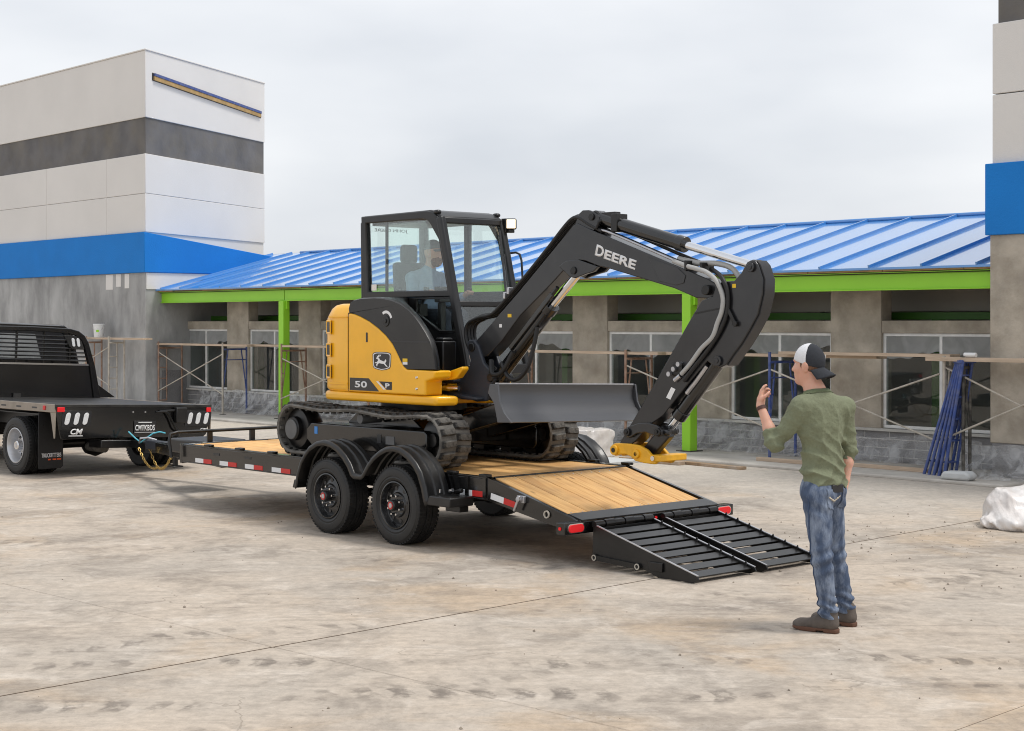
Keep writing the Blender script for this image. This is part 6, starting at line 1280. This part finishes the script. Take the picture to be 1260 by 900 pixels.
# shirt
b = Body()
b.ell((-.026, .018, 1.30), (.178, .116, .225), FT, .05); b.ell((-.010, .010, 1.06), (.147, .108, .24), FT, .05); b.ell((-.002, .006, .94), (.153, .117, .13), FT, .05); b.cone(SL, SR, .070, .070, .06); b.cone((-.042, .03, 1.45), (-.058, .036, 1.545), .088, .068, .04)
em = tuple(np.array(EL)*.62+np.array(WL)*.38); b.cone(SL, EL, .070, .060, .03); b.cone(EL, em, .060, .052, .018)
er = tuple(np.array(ER)*.66+np.array(WR)*.34); b.cone(SR, ER, .066, .056, .03); b.cone(ER, er, .056, .048, .02)
aL = (np.array(WL)-np.array(EL))/np.linalg.norm(np.array(WL)-np.array(EL)); aR = (np.array(WR)-np.array(ER))/np.linalg.norm(np.array(WR)-np.array(ER))
def shirt_fold(P):
    x, y, z = P[..., 0], P[..., 1], P[..., 2]; low = np.clip((1.34-z)/.3, 0, 1); u = P @ FT[:, 0]
    cr = lambda t: 1-2*np.abs(np.sin(t*.5))**.7
    f_ = -.0095*cr(62*z+34*u+2.6*np.sin(9*u+5*z))*low*np.clip((z-.93)/.06, .2, 1)-.0075*cr(40*z-52*u+2*np.sin(14*z))*low
    f_ = f_-.006*cr(52*u+18*z+1.4*np.sin(17*z))*np.clip((z-1.02)/.2, 0, 1)*np.clip((1.47-z)/.1, 0, 1)
    d_ = np.linalg.norm(P-np.array(EL), axis=-1); f_ = f_-.008*cr(100*(P @ aL)+14*y+10*x)*np.exp(-(d_/.10)**2); d_ = np.linalg.norm(P-.5*(np.array(EL)+np.array(SL)), axis=-1); f_ = f_-.005*cr(70*z+45*x+20*y)*np.exp(-(d_/.11)**2)
    d_ = np.linalg.norm(P-np.array(ER), axis=-1); f_ = f_+.006*np.sin(90*z+20*x)*np.exp(-(d_/.1)**2)
    return f_+.0025*wob(P, 24, 4)
b.post = shirt_fold
cutL = lambda P: np.where(np.linalg.norm(P-np.array(em), axis=-1) < .085, (P-np.array(em)) @ aL, -1.)
cutR = lambda P: np.where(np.linalg.norm(P-np.array(er), axis=-1) < .085, (P-np.array(er)) @ aR, -1.)
hem = lambda P: np.where(np.abs(P[..., 0]+.0) < .30, (.918+.012*np.sin(P[..., 0]*30))-P[..., 2], -1.)
neck = lambda P: np.where((P[..., 2] > 1.44) & (np.abs(P[..., 0]+.06) < .12), (P[..., 2]-1.522)+.22*((P-np.array([-.06, .04, 0])) @ FT[:, 1]), -1.)
armcut = lambda P: np.where(P[..., 2] < .90, .1, -1.)
b.cuts = [cutL, cutR, hem, neck]
shirt = sdf_obj('shirt', b, (-.46, -.22, .88), (.29, .33, 1.58), .0068, 'olive_knit', pr)
patch(shirt, 'collar_rib', lambda c, n: c.z > 1.497-.22*(Vector((c.x+.06, c.y-.04, 0)).dot(Vector(FT[:, 1]))) and abs(c.x+.06) < .12 and c.z > 1.45, .003, 'olive_rib', shirt)
# jeans
b = Body()
b.ell((-.010, .015, .90), (.158, .118, .13), FT, .05)
for h_, k_, a_ in ((HL, KL, AL), (HR_, KR_, AR)):
    h2 = (h_[0], h_[1], .86); b.cone(h2, k_, .098, .064, .03); b.cone(k_, a_, .063, .056, .03)
def jean_fold(P):
    x, z = P[..., 0], P[..., 2]; f_ = .0032*wob(P, 22, 9)
    f_ = f_+.011*np.sin(105*z+16*x+1.4*np.sin(40*x))*np.exp(-((z-.155)/.075)**2)+.007*np.sin(75*z-30*x)*np.exp(-((z-.47)/.10)**2)+.0045*np.sin(62*z+40*x)*np.exp(-((z-.80)/.08)**2)
    return f_
b.post = jean_fold; b.cuts = [lambda P: .088+.10*np.clip(.02-(P[..., 0]-.08)*0, 0, 0)-P[..., 2], lambda P: P[..., 2]-.965]
jeans = sdf_obj('jeans', b, (-.24, -.25, .06), (.30, .33, 1.0), .0072, 'denim', pr)
bk_ = Vector(-FT[:, 1]); rt_ = Vector(FT[:, 0])
def pk(u0, u1, z0, z1): return lambda c, n: n.dot(bk_) > .1 and u0 < Vector((c.x, c.y, 0)).dot(rt_) < u1 and z0+.25*abs(Vector((c.x, c.y, 0)).dot(rt_)-(u0+u1)/2)*(1) < c.z < z1
p1 = patch(jeans, 'back_pocket', pk(.070, .150, .775, .905), .004, 'denim', jeans); patch(jeans, 'back_pocket', pk(-.075, .045, .775, .905), .004, 'denim', jeans)
patch(jeans, 'pocket_stitch', lambda c, n: n.dot(bk_) > .1 and -.068 < Vector((c.x, c.y, 0)).dot(rt_) < .038 and abs(c.z-(.835+.5*abs(Vector((c.x, c.y, 0)).dot(rt_)+.015))) < .005, .007, 'stitch', jeans)
patch(jeans, 'side_seam', lambda c, n: abs(Vector((c.x+.05, c.y+.07, 0)).dot(Vector(FT[:, 1]))+.0) < .006 and n.x < -.2 and c.z < .85, .002, 'denim_dark', jeans)
q = MB(); M = frame_m((.062, -.082, .905), tuple(FT[:, 0]), (0, 0, 1)); q.box(-.045, .045, -.02, .03, -.006, .008, M); q.build('wallet', 'decal_black', pr, bevel=.004)
# shoes
def shoe(name, heel, dirv):
    M = axes(dirv); hx = np.array([heel[0], heel[1], 0.])
    def L_(P): return (P-hx) @ M
    def up(P):
        l_ = L_(P); q0 = l_.copy(); d_ = smany(.03, cone(q0, (0, .045, .055), (0, .13, .058), .040, .042), cone(q0, (0, .13, .05), (.006, .245, .036), .043, .036), cone(q0, (0, .045, .06), (0, .05, .115), .042, .044), ell(q0, (.006, .262, .034), (.042, .048, .030)))
        return np.maximum(d_+.0015*np.sin(l_[..., 1]*160)*(np.abs(l_[..., 1]-.14) < .04), .022-l_[..., 2])
    def so(P):
        l_ = L_(P); w_ = .040+.010*np.sin(np.clip((l_[..., 1]-.02)/.28, 0, 1)*math.pi); d_ = np.maximum(np.abs(l_[..., 0]-.003)-w_, np.maximum(-.005-l_[..., 1]+.9*l_[..., 0]**2*12, l_[..., 1]-.308+l_[..., 0]**2*14))
        z = l_[..., 2]; arch = .010*((l_[..., 1] > .085) & (l_[..., 1] < .135))+.012*np.clip((l_[..., 1]-.24)/.07, 0, 1); return np.maximum(d_, np.maximum(arch-z+.0012, z-.028))
    lo = (heel[0]-.36, heel[1]-.12, -.008); hi = (heel[0]+.12, heel[1]+.32, .17)
    o = sdf_obj(name, up, lo, hi, .0055, 'suede', pr); sdf_obj('sole', so, lo, hi, .0055, 'sole_brown', o); return o
shoe('shoe', (.062, -.115), (-.83, .55)); shoe('shoe', (.222, .108), (-.83, .55))
# backwards cap
cc = np.array(Hf(0, -.004, .030)); CR = (.083, .104, .114)
pl_n = HM @ np.array([0, -.30, 1.]); pl_n /= np.linalg.norm(pl_n)
def capfn(keep):
    def f_(P):
        d_ = ell(P, cc, CR, HM); d_ = np.maximum(d_, -(ell(P, cc, (CR[0]-.012, CR[1]-.012, CR[2]-.012), HM))); d_ = np.maximum(d_, -((P-np.array(Hf(0, 0, .012))) @ pl_n)); s_ = (P-cc) @ HM[:, 1]+.012; return np.maximum(d_, (-s_) if keep else s_)
    return f_
lo, hi = tuple(cc-.14), tuple(cc+.14)
cp_ = sdf_obj('cap_mesh_panel', capfn(True), lo, hi, .0055, 'cap_mesh', pr); sdf_obj('cap_front_panel', capfn(False), lo, hi, .0055, 'cap_dark', pr)
def bill(u, v):
    a = (u-.5)*2.3; r0 = .099; x = .079*math.sin(a)*(1+.06*v); f_ = -r0*math.cos(a*.98)*(1+0*v)-v*.082*max(.0, math.cos(a*1.05))**.5; z_ = -.010-(.045*v)-.020*(math.sin(a)**2)*(1+.8*v)
    return Hf(x, f_, z_)
q = MB(); q.grid(bill, 20, 8); q.build('cap_bill', 'cap_dark', pr, smooth=60, solid=.006)
q = MB(); M = frame_m(Hf(.046, -.088, .052), tuple(HM @ np.array([.85, .5, 0])), (0, 0, 1)); 
pts = [(.021*math.cos(a), .021*math.sin(a)) for a in np.linspace(0, 2*math.pi, 25)[:-1]]; pin = [(x*.74, y*.74) for x, y in pts]
v = [M @ Vector((x, y, .002)) for x, y in pts+pin]; q.add(v, [(k, (k+1) % 24, 24+(k+1) % 24, 24+k) for k in range(24)]); 
for yy in (-.008, 0, .008): q.add([M @ Vector(p_) for p_ in ((-.010, yy-.002, .002), (.010, yy-.002, .002), (.010, yy+.002, .002), (-.010, yy+.002, .002))], [(0, 1, 2, 3)])
q.build('cap_emblem', 'decal_white', pr, smooth=0, solid=.002)
def hairf(P): d_ = ell(P, Hf(0, -.006, .018), (.0765, .0965, .104), HM); l_ = (P-np.array(hc)) @ HM; return np.maximum(np.maximum(d_, np.abs(l_[..., 2]+.008)-.038), l_[..., 1]-.03-.4*np.maximum(-l_[..., 2], -.0)*0)
sdf_obj('hair', hairf, tuple(np.array(hc)-.13), tuple(np.array(hc)+.13), .006, 'hair_brown', pr)
q = MB(); wd = Vector(WL)-Vector(EL); wd.normalize(); c0 = Vector(WL)-wd*.018; qd = wd.to_track_quat('Z', 'Y').to_matrix()
q.loft([[tuple(c0+wd*h_+qd @ Vector((r_*math.cos(a), r_*math.sin(a), 0))) for a in np.linspace(0, 2*math.pi, 25)[:-1]] for h_, r_ in ((-.011, .0295), (-.011, .0325), (.011, .031), (.011, .028))]); wt = q.build('watch', 'watch_strap', pr)
q = MB(); d2 = qd @ Vector((-.7, -.7, 0)); q.cyl(c0+d2*.030, c0+d2*.040, .018, n=20); q.build('watch_face', 'decal_black', wt, bevel=.002)
# operator in the cab (facing along the excavator)
op = thing('person', 'bearded operator in pale blue shirt and cap seated in the excavator cab', 'person', tw(-1.20, .20, 1.98), TR)
mat('chambray', lin((150, 168, 192)), .9, var=.08, vscale=30, bump=.25, bscale=120); mat('navy', lin((40, 46, 60)), .9, bump=.2, bscale=120); mat('beard', lin((128, 88, 64)), .9, var=.3, vscale=80, bump=.5, bscale=200); mat('cap_grey', lin((112, 114, 117)), .85, bump=.3, bscale=200)
oh = (.13, 0, .66); OM = axes((1, .25)); S_ = axes((1, 0))
b = Body(); Ho = head(b, oh, OM)
b.cone((.05, 0, .46), (.10, 0, .58), .055, .053); b.ell((.02, 0, .30), (.15, .095, .2), S_, .05); b.ell((.0, 0, .06), (.14, .10, .12), S_, .05); b.cone((.02, .17, .42), (.02, -.17, .42), .05, .05, .05)
for sd in (-1, 1):
    b.cone((.02, sd*.18, .41), (.12, sd*.25, .17), .046, .04); b.cone((.12, sd*.25, .17), (.34, sd*.24, .25), .038, .027); b.cone((.34, sd*.24, .25), (.385, sd*.24, .275), .027, .028, .01)
    b.cone((.0, sd*.09, .03), (.42, sd*.11, .04), .075, .055); b.cone((.42, sd*.11, .04), (.50, sd*.11, -.34), .05, .04); b.cone((.49, sd*.11, -.37), (.62, sd*.11, -.385), .04, .035)
    for k in range(4): y_ = sd*.24+(-.024+.016*k); b.cone((.395, y_, .29), (.425, y_, .278), .0095, .009, .003); b.cone((.425, y_, .278), (.415, y_, .252), .009, .008, .003)
    b.cone((.37, sd*.205, .275), (.405, sd*.20, .262), .0105, .009, .005)
sdf_obj('body', b, (-.16, -.33, -.45), (.72, .33, .82), .0095, 'skin', op)
b = Body(); b.ell((.02, 0, .29), (.175, .12, .23), S_, .05); b.ell((.0, 0, .10), (.165, .13, .14), S_, .05); b.cone((.02, .18, .42), (.02, -.18, .42), .064, .064, .05); b.cone((.045, 0, .44), (.07, 0, .51), .075, .062, .03)
for sd in (-1, 1): b.cone((.02, sd*.185, .41), (.12, sd*.25, .17), .06, .054); b.cone((.12, sd*.25, .17), (.30, sd*.24, .235), .052, .04)
b.post = lambda P: .005*wob(P, 26, 2)+.004*np.sin(60*P[..., 2]+20*P[..., 0])*np.clip((.3-P[..., 2])/.2, 0, 1)
b.cuts = [lambda P: .0-P[..., 2]]
sdf_obj('shirt', b, (-.18, -.34, -.02), (.36, .34, .56), .0095, 'chambray', op)
b = Body(); b.ell((.0, 0, .03), (.17, .14, .10), S_, .05)
for sd in (-1, 1): b.cone((.0, sd*.09, .03), (.42, sd*.11, .04), .09, .07); b.cone((.42, sd*.11, .04), (.50, sd*.11, -.34), .066, .058)
sdf_obj('trousers', b, (-.2, -.24, -.40), (.58, .24, .16), .011, 'navy', op)
def beardf(P): l_ = (P-np.array(oh)) @ OM; d_ = ell(P, Ho(0, .036, -.060), (.061, .070, .078), OM); return np.maximum(np.maximum(d_, l_[..., 2]+.030+.02*(np.abs(l_[..., 0]) < .03)*(l_[..., 1] > .06)), -l_[..., 1]-.0)
sdf_obj('beard', beardf, tuple(np.array(oh)-.17), tuple(np.array(oh)+.15), .007, 'beard', op)
oc = np.array(Ho(0, -.004, .028))
def ocap(P): d_ = ell(P, oc, (.082, .103, .110), OM); l_ = (P-oc) @ OM; return np.maximum(d_, .012+.1*l_[..., 1]-l_[..., 2])
sdf_obj('cap', ocap, tuple(oc-.14), tuple(oc+.14), .007, 'cap_grey', op)
q = MB(); q.grid(lambda u, v: Ho(.076*math.sin((u-.5)*2.2), .095*math.cos((u-.5)*2.2)+v*.075*max(0, math.cos((u-.5)*2.4)), .042-.018*v-.012*math.sin((u-.5)*2.2)**2), 16, 6); q.build('cap_bill', 'cap_grey', op, smooth=60, solid=.006)
